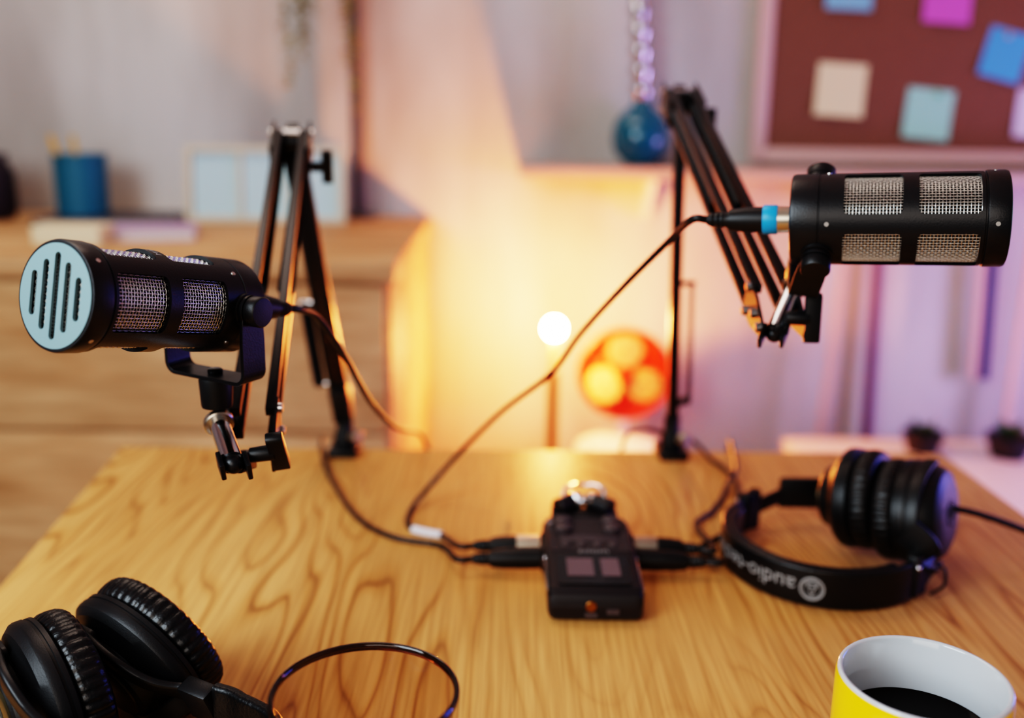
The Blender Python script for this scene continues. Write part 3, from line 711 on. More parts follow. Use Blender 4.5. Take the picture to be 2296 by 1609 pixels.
# ------------------------------------------------------------------ headphones
def oval(a, b, n=64): return [(a * math.cos(2 * PI * k / n), b * math.sin(2 * PI * k / n)) for k in range(n)]
def ear_cup(parent, c, n, h, A=0.051, B=0.043, logo=True, ridges=44, bulky=False):
    """c centre, n towards the cushion, h along the tall axis"""
    n = V(n).normalized(); h = V(h); h = (h - n * h.dot(n)).normalized(); w = n.cross(h)
    m = at(c, Matrix((h, w, n)).transposed().to_4x4())
    # shell: loft of ovals from outer cap (z negative) to cushion side
    prof = [(0.40, -0.0245), (0.56, -0.0240), (0.60, -0.0225), (0.66, -0.0150), (0.78, -0.0110), (0.90, -0.0090), (0.985, -0.0050), (1.0, -0.0030), (1.0, 0.0010), (0.975, 0.0014), (0.975, 0.0030), (0.99, 0.0034), (0.99, 0.0060), (0.95, 0.0070)]
    if bulky: prof = [(0.45, -0.0300), (0.66, -0.0290), (0.80, -0.0262), (0.885, -0.0215), (0.94, -0.0140), (0.965, -0.0090), (0.985, -0.0050)] + prof[7:]
    mb = MB(); mb.loft([[m @ V((x, y, z)) for x, y in oval(A * s, B * s)] for s, z in prof])
    shell = mb.build('ear_cup', M['black_plastic'], parent, angle=25)
    # cap insert
    if not bulky: MB().loft([[m @ V((x, y, z)) for x, y in oval(A * s, B * s)] for s, z in ((0.52, -0.0238), (0.52, -0.0252), (0.50, -0.0256))]).build('cap_insert', M['olive_cap'], shell, angle=25)
    # cushion: wrinkled torus
    cu = MB(); na, nb = 220, 18; rings = []
    rnd = random.Random(len(parent.name) + int(c[0] * 1000))
    wr = [rnd.uniform(0.5, 1.2) for _ in range(ridges)]
    for i in range(na):
        a = 2 * PI * i / na; ring = []
        kk = a / (2 * PI) * ridges; ph = kk - int(kk); rid = (wr[int(kk) % ridges]) * (math.sin(PI * ph) ** 0.7 - 0.6)
        for j in range(nb):
            b = 2 * PI * j / nb
            cr, cz = math.cos(b), math.sin(b)
            # squashed section: wide 16 mm, deep 20 mm
            side = max(cr, 0) ** 0.5
            rr = 0.0085 * math.copysign(abs(cr) ** 0.7, cr) + 0.0016 * rid * side
            zz = 0.0160 + 0.0100 * math.copysign(abs(cz) ** 0.75, cz)
            ring.append(m @ V(((A - 0.0095 + rr) * math.cos(a), (B - 0.0095 + rr) * math.sin(a), zz)))
        rings.append(ring)
    cu.loft(rings, caps=False, closed=True)
    cu.build('ear_cushion', M['leather'], parent, angle=180)
    MB().loft([[m @ V((x, y, z)) for x, y in oval(A * s, B * s)] for s, z in ((0.8, 0.007), (0.8, 0.0085))]).build('driver_cloth', M['foam'], parent)
    if logo:
        lg = MB(); z = -0.0304 if bulky else -0.0258
        for r in (0.0118, 0.0098):
            lg.tube([m @ V((r * math.cos(2 * PI * k / 48), r * math.sin(2 * PI * k / 48), z)) for k in range(48)], 0.0003, 5, closed=True)
        tri = [(0.0092, 0.0), (-0.0060, 0.0064), (-0.0060, -0.0064)]
        for k in range(3):
            p, q = tri[k], tri[(k + 1) % 3]; lg.tube([m @ V((*p, z)), m @ V((*q, z))], 0.0004, 5)
        lg.tube([m @ V((-0.002, 0.0042, z)), m @ V((-0.002, -0.0042, z))], 0.0003, 5)
        lg.build('maker_logo', M['dark_ink'], shell)
    return m
def yoke_arc(parent, m, A, B, name='cup_yoke', wid=0.010):
    """half ring round the back of a cup, in the cup's frame: pivots at +-y, stem at +x"""
    pts = []
    for k in range(25):
        a = -PI / 2 + PI * k / 24
        pts.append(m @ V(((A + 0.0035) * math.cos(a) * 1.0, (B * 1.03) * math.sin(a), -0.0165 + 0.006 * math.cos(a))))
    nrm = m.to_3x3() @ V((0, 0, 1))
    return MB().sweep(pts, rrect(0.0040, wid, 0.0012, 3), nrm).build(name, M['black_plastic'], parent, angle=30)

# --- headphones lying close to the lens, bottom corner
hpA = thing('headphones', on_z(420, 1640, TZ), 'black over-ear headphones cut off by the frame, ridged cushions, next to the drinking glass', 'headphones', 'pairs of black headphones')
nA = V((0.54, 0.74, 0.38)).normalized(); hA = V((0.80, -0.60, 0.0))
cA = W(312, 1496, 0.640); cA.z += 0.0085
m1 = ear_cup(hpA, cA, nA, hA, 0.055, 0.0460, logo=False)
cA2 = W(100, 1560, 0.59); cA2.z += 0.0012; nA2 = V((0.73, 0.66, 0.08)).normalized(); hA2 = V((0.66, -0.75, 0.0))
m2 = ear_cup(hpA, cA2, nA2, hA2, 0.053, 0.0445)
def yoke_side(parent, m, A, B, end, hinge_len=0.03):
    """flat fork arm crossing the back of the cup out to a hinge block and band end"""
    nrm = m.to_3x3() @ V((0, 0, -1))
    up = m.to_3x3() @ V((0, 1, 0))
    z0 = -0.020
    pts = [m @ V((-0.012, B * 0.66, -0.0165)), m @ V((0.006, B * 0.70, -0.0200)), m @ V((0.024, B * 0.62, -0.0215)), m @ V((A * 0.80, B * 0.34, -0.0175)), m @ V((A * 1.06, B * 0.12, -0.0090)), m @ V((A * 1.26, 0.004, -0.006))]
    pts2 = [m @ V((x * 1, -abs(y), z)) for x, y, z in ((-0.012, B * 0.66, -0.0165), (0.006, B * 0.70, -0.0200), (0.024, B * 0.62, -0.0215), (A * 0.80, B * 0.34, -0.0175), (A * 1.06, B * 0.12, -0.0090), (A * 1.26, 0.004, -0.006))]
    yk = MB(); yk.sweep(catmull(pts, 6), rrect(0.0140, 0.0050, 0.0018, 3), nrm); yk.sweep(catmull(pts2, 6), rrect(0.0140, 0.0050, 0.0018, 3), nrm)
    yo = yk.build('cup_yoke', M['black_plastic'], parent, angle=30)
    for sg in (1, -1):
        MB().prism(rrect(0.026, 0.015, 0.004), 0.006, m @ at((-0.014, sg * B * 0.66, -0.0195))).build('yoke_pivot', M['black_plastic'], yo, bevel=0.001)
    p0 = m @ V((A * 1.16, 0, -0.006)); hd = (m.to_3x3() @ V((1, 0, 0.08))).normalized()
    MB().bar(p0, p0 + hd * 0.024, 0.012, 0.026, nrm).build('hinge_block', M['black_plastic'], parent, bevel=0.002)
    return p0 + hd * 0.024, hd
q1, hd1 = yoke_side(hpA, m1, 0.053, 0.0445, None)
q2, hd2 = yoke_side(hpA, m2, 0.053, 0.0445, None)
sec = rrect(0.030, 0.0075, 0.003, 4)
band = catmull([q1, q1 + hd1 * 0.02, q1 + hd1 * 0.055 + V((0.0, -0.015, 0)), V((q1.x + 0.035, q1.y - 0.115, q1.z - 0.004)), V(((q1.x + q2.x) / 2 + 0.055, q2.y - 0.135, (q1.z + q2.z) / 2 - 0.004)), q2 + hd2 * 0.055 + V((0.01, -0.005, 0)), q2 + hd2 * 0.02, q2], 10)
bandz = [V((p.x, p.y, max(p.z, TZ + 0.0185))) for p in band]
MB().sweep(bandz, [(y, x) for x, y in sec], (0, 0, 1)).build('headband', M['leather'], hpA, angle=30)

# --- headphones further back, lettering on the band
hpB = thing('headphones', tz(1850, 1240, 0), 'black over-ear headphones with lettered headband facing the camera, cord trailing to the table edge', 'headphones', 'pairs of black headphones')
bc = V((0.272, 0.83, TZ)); BRx, BRy = 0.083, 0.088
bc = on_z(1838, 1226, TZ + 0.016); bc.z = TZ
def bandpt(deg, r=0.0, z=0.0):
    a = math.radians(deg); return V((bc.x + (BRx + r) * math.cos(a), bc.y + (BRy + r) * math.sin(a), TZ + z))
a0, a1 = 128, 314           # from far hinge round the left to the near hinge
arcp = [bandpt(a0 + (a1 - a0) * k / 60, 0, 0.0178) for k in range(61)]
MB().sweep(arcp, [(y, x) for x, y in rrect(0.033, 0.0062, 0.0026, 4)], (0, 0, 1)).build('headband', M['leather'], hpB, angle=30)
padp = [bandpt(a0 + 14 + (a1 - a0 - 28) * k / 50, -0.0066, 0.0190) for k in range(51)]
MB().sweep(padp, [(y, x) for x, y in rrect(0.030, 0.0090, 0.0042, 5)], (0, 0, 1)).build('headband_pad', M['leather'], hpB, angle=60)
# lettering: upside down along the outer face
def wrap_band(me, deg0, z0):
    for v in me.vertices:
        a = deg0 - math.degrees(v.co.x / 0.0845)
        p = bandpt(a, 0.0034 + v.co.z, 0); v.co = V((p.x, p.y, TZ + z0 - v.co.y))
me = text_mesh('audio-technica', 0.0195, 'LEFT', spacing=1.0); wrap_band(me, 240, 0.0180); link('lettering', me, M['white_ink'], hpB, smooth=False)
lg = MB()
for r, w in ((0.0090, 0.0010), (0.0068, 0.0004)):
    pts = []
    for k in range(48):
        x, y = r * math.cos(2 * PI * k / 48), r * math.sin(2 * PI * k / 48)
        a = 248.5 - math.degrees(x / 0.0845); p = bandpt(a, 0.0034); pts.append(V((p.x, p.y, TZ + 0.0175 - y)))
    lg.tube(pts, w, 5, closed=True)
for p, q in (((0, 0.0058), (-0.0041, -0.0044)), ((0, 0.0058), (0.0041, -0.0044)), ((-0.0027, -0.0014), (0.0027, -0.0014)), ((-0.0041, -0.0044), (0.0041, -0.0044))):
    pts = []
    for x, y in (p, q):
        a = 248.5 - math.degrees(x / 0.0845); w = bandpt(a, 0.0034); pts.append(V((w.x, w.y, TZ + 0.0175 - y)))
    lg.tube(pts, 0.0006, 5)
lg.build('maker_logo', M['white_ink'], hpB)
# hinges at both ends of the band
for dg, rot in ((a0, 1), (a1, -1)):
    p = bandpt(dg, 0, 0.0205); q = bandpt(dg - rot * 9, 0.001, 0.0205)
    hb = MB().bar(p + (p - q) * 0.4, q + (q - p) * 0.35, 0.036, 0.0105, (0, 0, 1)).build('hinge_block', M['black_plastic'], hpB, bevel=0.002)
    MB().cyl(q + V((0, 0, -0.019)), q + V((0, 0, 0.019)), 0.006, n=20, ch=0.001).build('hinge_pin', M['black_gloss'], hb)
    s_ = bandpt(dg - rot * -3, 0.0058, 0.0300)
    MB().sphere(s_, 0.0024, 12, 8).build('screw', M['chrome'], hpB)
# near cup
cB = W(2050, 1146, 0.875); cB.z = TZ + 0.0515
nB = V((-0.80, 0.58, -0.14)).normalized(); hB = V((-0.58, -0.80, 0.0))
m3 = ear_cup(hpB, cB, nB, hB, 0.050, 0.0445, bulky=True)
yoke_arc(hpB, m3, 0.050, 0.0445, wid=0.011)
e_ = bandpt(a1 + 8, 0.003, 0.0205); s3 = m3 @ V((0.055, 0, -0.008))
MB().sweep(catmull([bandpt(a1, 0, 0.0205), e_, e_.lerp(s3, 0.5) + V((0.006, -0.004, 0.004)), s3], 8), rrect(0.0060, 0.026, 0.002, 3), (0, 0, 1)).build('slider_arm', M['black_plastic'], hpB, angle=30)
# far cup, cushion turned to the first
cB2 = W(1912, 1100, 0.955); cB2.z = TZ + 0.0455
nB2 = V((0.90, -0.40, 0.1)).normalized(); hB2 = V((-0.75, -0.3, 0))
cB2 = cB + nB * 0.053 + V((0, 0, 0.007)); nB2 = -nB; hB2 = V((-0.58, -0.80, 0.0))
m4 = ear_cup(hpB, cB2, nB2, hB2, 0.050, 0.0445, logo=False)
sl0, sl1 = W(1748, 1090, 0.965), W(1862, 1090, 0.965)
MB().bar(V((sl0.x, sl0.y, TZ + 0.032)), V((sl1.x, sl1.y, TZ + 0.032)), 0.030, 0.007, (0, 0, 1)).build('slider_arm', M['black_plastic'], hpB, bevel=0.0015)
lk0 = bandpt(a0, 0, 0.0205)
MB().bar(lk0, V((sl0.x + 0.004, sl0.y, TZ + 0.030)), 0.014, 0.004, (0, 0, 1)).build('hinge_link', M['black_metal'], hpB, bevel=0.0008)
# wire loop under the near hinge
wl = [bandpt(a1 + 6, 0.012, 0.004), bandpt(a1 + 12, 0.020, 0.010), bandpt(a1 + 18, 0.018, 0.020), bandpt(a1 + 16, 0.008, 0.022)]
MB().tube(catmull(wl, 6), 0.0013, 7).build('cup_wire', M['rubber'], hpB)
# cord
cs = m3 @ V((0.0, -0.0, -0.0250)); cs = W(2140, 1140, 0.868)
MB().tube(catmull([cs - V((0.012, 0, 0)), cs, W(2200, 1154, 0.872), W(2296, 1188, 0.878), W(2370, 1225, 0.88), tz(2450, 1275), tz(2520, 1330)], 8), 0.0030, 10).build('cord', M['rubber'], hpB)

# ------------------------------------------------------------------ drinking glass
GC = on_z(818, 1552, TZ + 0.100)
# ellipse centre of the rim seen from above sits a little past the pixel mid-point
GR = 0.0475
gl = MB()
gl.lathe([(0, 0.0), (0.037, 0.0), (0.0405, 0.0015), (0.0420, 0.005), (GR, 0.0972), (GR - 0.0028, 0.0972), (0.0388, 0.012), (0.036, 0.0085), (0, 0.0078)], at((GC.x, GC.y, TZ + 0.0004)), 96)
gt = tag(gl.build('drinking_glass', M['glass'], angle=60), 'empty smoky glass tumbler on the table between headphones and yellow mug', 'glass')
rl = MB(); n_ = 14
rl.lathe([(GR - 0.0015 + 0.0016 * math.cos(2 * PI * k / n_), 0.0992 + 0.0024 * math.sin(2 * PI * k / n_)) for k in range(n_)], at((GC.x, GC.y, TZ + 0.0004)), 120, closed=True)
rl.build('rim', M['rim_glass'], gt, angle=180)

# ------------------------------------------------------------------ mug and coffee
MC = on_z(2072, 1516, TZ + 0.098); MRr = 0.0440
mug = thing('coffee_mug', (MC.x, MC.y, TZ), 'glossy yellow mug with white interior, half full of coffee', 'mug')
mm = at((MC.x, MC.y, TZ + 0.0004))
MB().lathe([(0, 0.0), (0.033, 0.0), (0.036, 0.002), (0.0400, 0.010), (0.0432, 0.030), (MRr + 0.0006, 0.055), (MRr + 0.0002, 0.0945), (MRr - 0.0006, 0.0965)], mm, 96).build('mug_body', M['yellow'], mug, angle=50)
MB().lathe([(MRr - 0.0005, 0.0962), (MRr - 0.0006, 0.0972), (MRr - 0.0014, 0.0980), (MRr - 0.0026, 0.0979), (MRr - 0.0034, 0.0968), (MRr - 0.0036, 0.055), (0.0395, 0.030), (0.036, 0.012), (0.030, 0.006), (0, 0.005)], mm, 96).build('white_lining', M['white_glaze'], mug, angle=50)
ha = math.radians(-62)
hp = [(MRr - 0.002, 0.078), (MRr + 0.016, 0.080), (MRr + 0.028, 0.066), (MRr + 0.029, 0.045), (MRr + 0.017, 0.027), (MRr - 0.003, 0.024)]
MB().sweep(catmull([(MC.x + r * math.cos(ha), MC.y + r * math.sin(ha), TZ + z) for r, z in hp], 8), rrect(0.013, 0.008, 0.0035, 4)).build('handle', M['yellow'], mug)
tag(MB().lathe([(0, 0.0640), (0.0380, 0.0640), (MRr - 0.0040, 0.0660), (MRr - 0.0040, 0.0666), (MRr - 0.0048, 0.0662), (0, 0.0662)], mm, 64).build('coffee', M['coffee']), 'black coffee inside the yellow mug', 'coffee')

# ------------------------------------------------------------------ sideboard and what stands on it
SBZ = 0.90
sbF = on_z(885, 588, SBZ); sbB = YB - 0.01
sb_x0, sb_x1, sb_y = -1.75, sbF.x, sbF.y
sb = thing('sideboard', ((sb_x0 + sb_x1) / 2, (sb_y + sbB) / 2, 0), 'long warm brown wooden sideboard behind the slotted-face microphone', 'sideboard')
MB().box((sb_x1 - sb_x0, sbB - sb_y, 0.035), at(((sb_x0 + sb_x1) / 2, (sb_y + sbB) / 2, SBZ - 0.0175))).build('top_board', M['sideboard'], sb, bevel=0.003)
MB().box((sb_x1 - sb_x0 - 0.02, sbB - sb_y - 0.03, SBZ - 0.095), at(((sb_x0 + sb_x1) / 2, (sb_y + sbB) / 2 + 0.008, 0.06 + (SBZ - 0.095) / 2))).build('carcass', M['sideboard'], sb, bevel=0.003)
MB().box((sb_x1 - sb_x0 - 0.08, sbB - sb_y - 0.10, 0.062), at(((sb_x0 + sb_x1) / 2, (sb_y + sbB) / 2 + 0.02, 0.031))).build('plinth', M['dark_slate'], sb)
zg = on_y(130, 966, sb_y).z
zs = [(zg + 0.004, 0.858), (0.075, zg - 0.004)]
wcol = (sb_x1 - sb_x0 - 0.03) / 2
for i in range(2):
    for z0, z1 in zs:
        x0 = sb_x0 + 0.015 + wcol * i
        d = MB().box((wcol - 0.008, 0.018, z1 - z0), at((x0 + wcol / 2, sb_y + 0.015, (z0 + z1) / 2))).build('drawer', M['sideboard'], sb, bevel=0.002)
def on_sb(px, py): return on_z(px, py, SBZ)
# pen cup
p = on_sb(190, 494)
def s_at(p): return p.y / 0.99 / F          # metres per pixel, near enough
k = s_at(p)
cup = thing('pen_cup', (p.x, p.y, SBZ), 'teal blue pen cup standing on the sideboard', 'pen holder')
rC = 54 * k
sl = at((p.x, p.y, SBZ + 0.011))
MB().lathe([(0, 0.0005), (rC * 0.92, 0.0005), (rC, 0.003), (rC * 1.02, 132 * k), (rC * 0.96, 132 * k), (rC * 0.93, 0.006), (0, 0.006)], sl, 40).build('cup_body', M['blue_cup'], cup)
MB().lathe([(rC * 1.0, 124 * k), (rC * 1.06, 124 * k), (rC * 1.06, 133 * k), (rC * 1.0, 133 * k)], sl, 40, closed=True).build('cup_rim', M['blue_cup'], cup)
for dx, dy, hx, lab in ((-0.040, 0.004, -0.075, 'yellow pencil leaning furthest out of the blue cup'), (-0.036, -0.018, -0.040, 'yellow pencil in the blue cup, beside the one leaning furthest'), (-0.018, 0.020, -0.020, 'yellow pencil standing most upright in the blue cup')):
    b = V((p.x + dx * 0.3, p.y + dy, SBZ + 0.019)); e = V((p.x + dx + hx * 0.3, p.y + dy * 1.5, SBZ + 0.011 + 172 * k))
    pt = thing('pencil', b, lab, 'pencil', 'pencils in the blue cup')
    MB().cyl(b + (e - b) * 0.04, e, 0.0048, n=6).build('shaft', M['pencil'], pt, smooth=False)
    MB().cyl(b, b + (e - b) * 0.04, 0.0008, 0.0048, n=6).build('point', M['pale_wood'], pt, smooth=False)
# slate pad under the cup, cream box, lilac book
def book(name, label, cat, px, py, w, d, h, rz_, cover, z=SBZ, pages=True):
    p = on_z(px, py, z); t = thing(name, (p.x, p.y, z), label, cat)
    R = at((p.x, p.y, z), Matrix.Rotation(rz_, 4, 'Z'))
    cv = MB(); c = 0.0025
    cv.box((w, d, c), R @ at((0, 0, c / 2 + 0.0003))); cv.box((w, d, c), R @ at((0, 0, h - c / 2))); cv.box((c, d, h), R @ at((-w / 2 + c / 2, 0, h / 2 + 0.0002)))
    cv.build('cover', cover, t)
    MB().box((w - 0.008, d - 0.008, h - 2 * c), R @ at((0.002, 0, h / 2))).build('pages', M['page'], t)
    return t
book('notebook', 'dark slate notebook lying beneath the blue pen cup', 'notebook', 270, 494, 0.30, 0.22, 0.011, 0.05, M['dark_slate'])
book('book', 'lilac book lying flat beside the cream box on the sideboard', 'book', 320, 532, 0.20, 0.13, 0.020, 0.25, M['lilac'])
p = on_sb(148, 551); k = s_at(p)
cb = thing('cream_box', (p.x, p.y, SBZ), 'small cream box at the front of the sideboard, above the microphone face', 'box')
MB().box((150 * k, 0.07, 0.024), at((p.x, p.y + 0.035, SBZ + 0.0123))).build('box_body', M['cream'], cb, bevel=0.002)
MB().box((153 * k, 0.073, 0.010), at((p.x, p.y + 0.035, SBZ + 0.0285))).build('box_lid', M['cream'], cb, bevel=0.002)
# triple frame
p = on_sb(598, 500); k = s_at(p)
fr = thing('photo_frame', (p.x, p.y, SBZ), 'pale frame with three light blue panels standing behind the boom arm', 'picture frame')
fw, fh = 352 * k, 166 * k
back = at((p.x, p.y, SBZ + 0.0005), Matrix.Rotation(math.radians(-6), 4, 'X'))
fm = MB()
bw = 14 * k
for x in (-fw / 2 + bw / 2, fw / 2 - bw / 2): fm.box((bw, 0.016, fh), back @ at((x, 0, fh / 2)))
for z in (bw / 2, fh - bw / 2): fm.box((fw - 2 * bw, 0.016, bw), back @ at((0, 0, z)))
for x in (-fw / 6 + bw * 0.3, fw / 6 - bw * 0.3): fm.box((bw * 0.6, 0.014, fh - 2 * bw), back @ at((x, 0, fh / 2)))
fm.build('frame_border', M['frame_beige'], fr)
pw = (fw - 2 * bw) / 3
for i in (-1, 0, 1):
    MB().box((pw - bw * 0.35, 0.004, fh - 2 * bw), back @ at((i * pw, 0.003, fh / 2))).build('picture_panel', M['pale_blue'], fr, smooth=False)
# dark bag at the left edge
p = on_sb(-42, 492); k = s_at(p)
db = thing('dark_pouch', (p.x, p.y, SBZ), 'dark pouch at the far end of the sideboard, cut by the frame edge', 'pouch')
MB().loft([[V((p.x + x, p.y + y, SBZ + z)) for x, y in rrect(w, d, min(w, d) * 0.35, 5)] for w, d, z in ((0.13, 0.08, 0.0006), (0.15, 0.10, 0.02), (0.15, 0.09, 0.10), (0.12, 0.05, 0.135))]).build('pouch_body', M['dark_box'], db, angle=80)
MB().box((0.122, 0.052, 0.012), at((p.x, p.y, SBZ + 0.138))).build('pouch_zip', M['dark_slate'], db, bevel=0.003)

# ------------------------------------------------------------------ grey pole with trailing plant
pp = on_sb(808, 486); pp.y = min(pp.y, YB - 0.06)
po = thing('plant_pole', (pp.x, pp.y, SBZ), 'thin grey upright pole standing at the back of the sideboard', 'pole')
MB().cyl((pp.x, pp.y, SBZ + 0.004), (pp.x - 0.0, pp.y, 2.02), 0.0140, n=20).build('pole_tube', M['grey_paint'], po)
MB().lathe([(0, 0), (0.045, 0), (0.045, 0.004), (0.016, 0.010), (0, 0.010)], at((pp.x, pp.y, SBZ + 0.0003)), 32).build('pole_foot', M['grey_paint'], po)
MB().tube(catmull([(pp.x, pp.y, 2.0), (pp.x - 0.01, pp.y - 0.03, 2.06), (pp.x - 0.012, pp.y - 0.09, 2.05), (pp.x - 0.012, pp.y - 0.10, 2.01)], 6), 0.005, 8).build('pole_hook', M['grey_paint'], po)
pl = thing('trailing_plant', (pp.x - 0.012, pp.y - 0.10, 1.66), 'yellowish green trailing plant hanging from the grey pole', 'hanging plant')
pc = V((pp.x - 0.012, pp.y - 0.10, 1.66))
MB().lathe([(0, 0), (0.05, 0), (0.075, 0.10), (0.07, 0.10), (0.046, 0.006), (0, 0.006)], at(pc), 32).build('planter', M['terracotta'], pl)
for a in (0, 2.1, 4.2):
    MB().tube([pc + V((0.072 * math.cos(a), 0.072 * math.sin(a), 0.098)), pc + V((0, 0, 0.335))], 0.0012, 5).build('hanging_string', M['grey_paint'], pl)
rnd = random.Random(3)
lf = MB(); st = MB()
for vx, vz, amp in ((-0.105, 1.15, 0.02), (-0.078, 1.33, 0.02), (-0.07, 1.28, 0.02), (-0.085, 1.22, 0.015), (0.012, 1.22, 0.012), (0.02, 1.14, 0.015), (0.006, 1.30, 0.01), (0.075, 1.36, 0.015), (0.08, 1.42, 0.02), (-0.12, 1.40, 0.02), (0.03, 1.40, 0.02)):
    top = pc + V((vx * 0.6, rnd.uniform(-0.05, 0.03), 0.10)); pts = [top, pc + V((vx * 1.0, rnd.uniform(-0.06, 0), 0.08))]
    z = 1.70; x = vx
    while z > vz:
        pts.append(V((pc.x + x, pc.y - 0.03 + rnd.uniform(-0.01, 0.01), z))); z -= 0.05; x += rnd.uniform(-amp, amp) * 0.5
    P = catmull(pts, 4); st.tube(P, 0.0014, 5)
    for q in P[6:]:
        for _ in range(2):
            a = rnd.uniform(0, 2 * PI); l = rnd.uniform(0.016, 0.028)
            d = V((math.cos(a), math.sin(a), rnd.uniform(-0.9, -0.1))).normalized(); s_ = d.cross(V((0, 0, 1))).normalized()
            lf.add([q, q + d * l * 0.5 + s_ * l * 0.32, q + d * l, q + d * l * 0.5 - s_ * l * 0.32], [(0, 1, 2, 3)])
st.build('stem', M['leaf_olive'], pl); lf.build('foliage', M['leaf_olive'], pl, smooth=False)

# ------------------------------------------------------------------ ledge, vase, corkboard, notes
LZ = on_y(1440, 372, YB - 0.09).z
lx = on_y(1160, 385, YB - 0.18).x
LD = 0.19
lg_ = thing('wall_ledge', ((lx + XR) / 2, YB - LD / 2, LZ - 0.03), 'narrow beige wooden ledge along the wall beneath the corkboard', 'shelf')
lg_['label'] = 'narrow beige wooden ledge along the wall beneath the corkboard'
MB().box((XR - lx - 0.01, LD, 0.026), at(((lx + XR) / 2, YB - LD / 2 - 0.001, LZ - 0.013))).build('ledge_board', M['ledge'], lg_, bevel=0.003)
for x in (lx + 0.3, 0.75, 1.3, 1.8):
    MB().prism([(0, 0), (-0.13, 0), (-0.12, -0.014), (-0.02, -0.10), (0, -0.10)], 0.018, at((x, YB - 0.001, LZ - 0.026)) @ Matrix(((0, 0, 1, 0), (1, 0, 0, 0), (0, 1, 0, 0), (0, 0, 0, 1)))).build('bracket', M['white_paint'], lg_, smooth=False)
vp = on_y(1437, 300, YB - 0.09); k = s_at(vp)
vz0 = LZ + 0.0005
va = thing('blue_glass_vessel', (vp.x, vp.y, LZ), 'round deep blue glass vessel with tall silver stem on the wall ledge', 'glass vessel')
rV = 63 * k
hB = 2 * rV
MB().lathe([(0, 0), (rV * 0.46, 0), (rV * 0.62, 0.010), (rV * 0.90, hB * 0.22), (rV * 1.0, hB * 0.42), (rV * 0.99, hB * 0.56), (rV * 0.88, hB * 0.75), (rV * 0.62, hB * 0.90), (rV * 0.36, hB * 0.99), (rV * 0.30, hB * 1.10), (0, hB * 1.10)], at((vp.x, vp.y, vz0)), 48).build('glass_base', M['vase_blue'], va, angle=60)
stx = on_y(1412, 120, YB - 0.09).x
st = MB(); prof = [(0, hB * 1.09)]
z = hB * 1.09
rS = 20 * k
for i in range(14):
    prof += [(rS * 0.75, z), (rS * 1.15, z + 0.018), (rS * 1.15, z + 0.030), (rS * 0.75, z + 0.042)]; z += 0.043
prof.append((0, z))
sh = (stx - vp.x)
sm = at((vp.x, vp.y, vz0)) @ Matrix(((1, 0, sh / 0.42, -sh / 0.42 * hB * 1.1), (0, 1, 0, 0), (0, 0, 1, 0), (0, 0, 0, 1)))
st.lathe(prof, sm, 32).build('silver_stem', M['silver'], va, angle=60)

bi0 = on_y(1715, 331, YB - 0.02); bi1 = on_y(2900, 331, YB - 0.02)
bo0 = on_y(1682, 366, YB - 0.02)
bz0, bz1, bx0, bx1 = bi0.z, bi0.z + 0.62, bi0.x, bi0.x + 1.0
cw = bi0.x - bo0.x
cbd = thing('corkboard', ((bx0 + bx1) / 2, YB - 0.02, bz0), 'brown corkboard in a pale pink frame with sticky notes on the wall', 'corkboard')
MB().box((bx1 - bx0 + 0.01, 0.014, bz1 - bz0 + 0.01), at(((bx0 + bx1) / 2, YB - 0.012, (bz0 + bz1) / 2))).build('cork_panel', M['cork'], cbd, smooth=False)
fm = MB()
for x in (bx0 - cw / 2, bx1 + cw / 2): fm.box((cw, 0.028, bz1 - bz0 + 2 * cw), at((x, YB - 0.016, (bz0 + bz1) / 2)))
for z in (bz0 - cw / 2, bz1 + cw / 2): fm.box((bx1 - bx0, 0.028, cw), at(((bx0 + bx1) / 2, YB - 0.016, z)))
fm.build('board_frame', M['pink_frame'], cbd, bevel=0.003)
YN = YB - 0.0202
def note(label, px, py, wpx, hpx, rot, m, curl=0.010):
    p = on_y(px, py, YN); k = (YN) / 1.02 / F
    w, h = wpx * k, hpx * k; n = 8
    mb = MB(); vs, fs = [], []
    for j in range(n + 1):
        v = j / n                     # 0 bottom .. 1 top
        off = -curl * (1 - v) ** 2
        for i in range(n + 1): vs.append((w * (i / n - 0.5), off - 0.0003, h * (v - 0.5)))
    for j in range(n):
        for i in range(n):
            a = j * (n + 1) + i; fs.append((a, a + 1, a + n + 2, a + n + 1))
    nv = len(vs)
    vs += [(x, y + 0.0004, z) for x, y, z in vs]; fs += [tuple(nv + q for q in reversed(f)) for f in fs]
    mb.add(vs, fs, at(p, Matrix.Rotation(math.radians(rot), 4, 'Y')))
    return tag(mb.build('sticky_note', m), label, 'sticky note', 'sticky notes on the corkboard')
note('pale blue sticky note cut by the top of the frame, on the corkboard', 1906, -34, 100, 104, 2, M['n_lblue'])
note('magenta pink sticky note on the corkboard', 2126, -6, 102, 108, 3, M['n_pink'])
note('bright blue sticky note tilted clockwise on the corkboard', 2252, 124, 94, 104, 14, M['n_blue'])
note('cream sticky note on the corkboard, nearest to the frame corner', 1884, 202, 108, 112, 3, M['n_cream'])
note('mint green sticky note on the corkboard', 2080, 256, 104, 108, 5, M['n_mint'])
note('whitish lilac sticky note cut by the frame edge, right above the microphone end', 2318, 256, 84, 104, 4, M['n_white'])
def pin(label, px, py, m):
    p = on_y(px, py, YN)
    tag(MB().lathe([(0, 0), (0.003, 0), (0.0022, 0.004), (0.005, 0.008), (0.0045, 0.010), (0, 0.0105)], at((p.x, YN - 0.0006, p.z), frame((0, -1, 0))), 16).build('push_pin', m), label, 'push pin', 'push pins in the corkboard')
pin('yellow push pin at the top of the bright blue note', 2258, 80, M['pin_y'])
pin('green push pin at the top of the mint note', 2102, 212, M['pin_g'])

